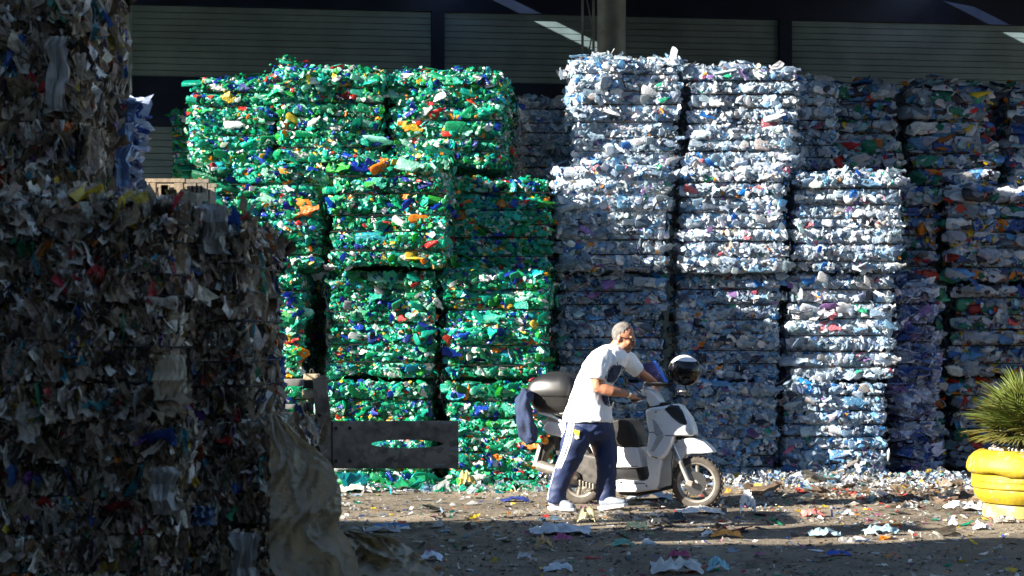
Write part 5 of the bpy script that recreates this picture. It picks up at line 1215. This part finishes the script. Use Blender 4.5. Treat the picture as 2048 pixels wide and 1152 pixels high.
for a in [
 ('plastic_bag', 'upright crumpled white bag standing on the ground right of the front wheel', 1495, 1032, 32, 44, (.72, .72, .72), 1, 'plastic bag'),
 ('paper_scrap', 'upright tan paper scrap in the shaded foreground', 1089, 1100, 32, 26, (.42, .28, .12), 2, 'paper'),
 ('plastic_bag', 'crumpled pale teal bag lying in shade below the planter side', 1762, 1070, 70, 22, (.28, .40, .44), 3, 'plastic bag'),
 ('plastic_bag', 'flat greyish bag left of the pale teal one', 1648, 1072, 66, 18, (.22, .32, .36), 4, 'plastic bag'),
 ('paper_wrapper', 'bright orange wrapper on the sunlit strip of ground', 1452, 1075, 60, 14, (.75, .28, .03), 5, 'wrapper'),
 ('foam_scrap', 'small white scrap beside the orange wrapper', 1416, 1073, 26, 13, (.75, .75, .75), 6, 'scrap'),
 ('rag', 'red and white rag at the edge of the scooter shadow', 1625, 1035, 44, 16, (.60, .16, .14), 7, 'rag'),
 ('rag', 'magenta rag in the shaded foreground', 1358, 1116, 40, 14, (.35, .03, .12), 8, 'rag'),
 ('plastic_scrap', 'flat blue scrap in the deep shade of the foreground', 1676, 1110, 46, 10, (.02, .08, .40), 9, 'scrap'),
 ('plastic_bag', 'large torn whitish bag at the bottom edge of the ground', 1352, 1146, 100, 30, (.50, .52, .50), 10, 'plastic bag'),
 ('plastic_bag', 'cyan striped bag at the bottom edge beside the torn whitish one', 1436, 1142, 40, 26, (.22, .48, .55), 11, 'plastic bag'),
 ('plastic_bag', 'crinkled white bag on the ground below the hanging sheet', 1115, 1143, 60, 16, (.50, .55, .58), 12, 'plastic bag'),
 ('plastic_bag', 'white crumpled bag in the left foreground litter', 1048, 1118, 26, 14, (.62, .64, .66), 13, 'plastic bag'),
 ('rag', 'blackish heap of rag between man and scooter front wheel', 1342, 1045, 60, 18, (.02, .025, .03), 14, 'rag'),
 ('plastic_bag', 'yellow and white crumpled wrapper in front of the man\'s feet', 1172, 1048, 36, 30, (.60, .52, .30), 15, 'wrapper'),
 ('plastic_sheet', 'wide clear crinkled plastic strip lying below the man\'s feet', 1120, 1070, 120, 20, (.50, .54, .56), 16, 'plastic sheet'),
 ('paper_scrap', 'pale yellow torn wrapper on the shadow edge', 1272, 1062, 44, 18, (.62, .56, .28), 17, 'wrapper'),
 ('rag', 'dark rag lying by the pale yellow wrapper', 1318, 1052, 50, 14, (.03, .03, .03), 18, 'rag'),
 ('rag', 'dark blue flattened rag left of the man\'s back foot', 1030, 1003, 56, 9, (.02, .035, .16), 19, 'rag'),
 ('plastic_sheet', 'blueish wrinkled plastic heap under the scooter floor', 1300, 1000, 90, 20, (.32, .40, .48), 20, 'plastic sheet'),
 ('plastic_sheet', 'white crinkled plastic under the front wheel', 1398, 1027, 90, 12, (.60, .60, .58), 21, 'plastic sheet'),
 ('plastic_sheet', 'white flattened plastic sheet on the ground near the planter foot', 1925, 1020, 76, 18, (.66, .66, .62), 22, 'plastic sheet'),
 ('paper_scrap', 'small white paper lying in front of the planter', 1962, 1056, 36, 12, (.68, .70, .72), 23, 'paper'),
 ('rag', 'grey crumpled rag in front of the planter foot', 2010, 1046, 50, 14, (.22, .20, .18), 24, 'rag'),
 ('plastic_bag', 'yellowish knotted bag at the foot of the green bales', 934, 978, 36, 34, (.52, .38, .10), 25, 'plastic bag'),
 ('plastic_bag', 'clear wrinkled bag against the green bales below the luggage box', 1088, 975, 36, 50, (.62, .60, .54), 26, 'plastic bag'),
 ('plastic_sheet', 'blue plastic strip on the ground left of the clear strip', 782, 1054, 70, 9, (.04, .16, .34), 27, 'plastic sheet'),
 ('plastic_sheet', 'grey plastic scrap below the blue strip', 766, 1062, 70, 14, (.30, .32, .32), 28, 'plastic sheet'),
 ('cardboard_scrap', 'pale cardboard flap on the ground under the clamp plate', 712, 985, 70, 14, (.50, .45, .38), 29, 'cardboard'),
 ('plastic_bag', 'pink scrap bag in the foreground shade near the tan paper', 1125, 1082, 36, 14, (.38, .08, .20), 30, 'plastic bag'),
 ('plastic_bag', 'green scrap in the foreground shade right of the tan paper', 1245, 1094, 44, 14, (.12, .34, .26), 31, 'scrap'),
 ('foam_block', 'white foam block at the end of the slumped sheet', 862, 1122, 44, 20, (.55, .62, .70), 32, 'foam')]:
    scrap(*a)
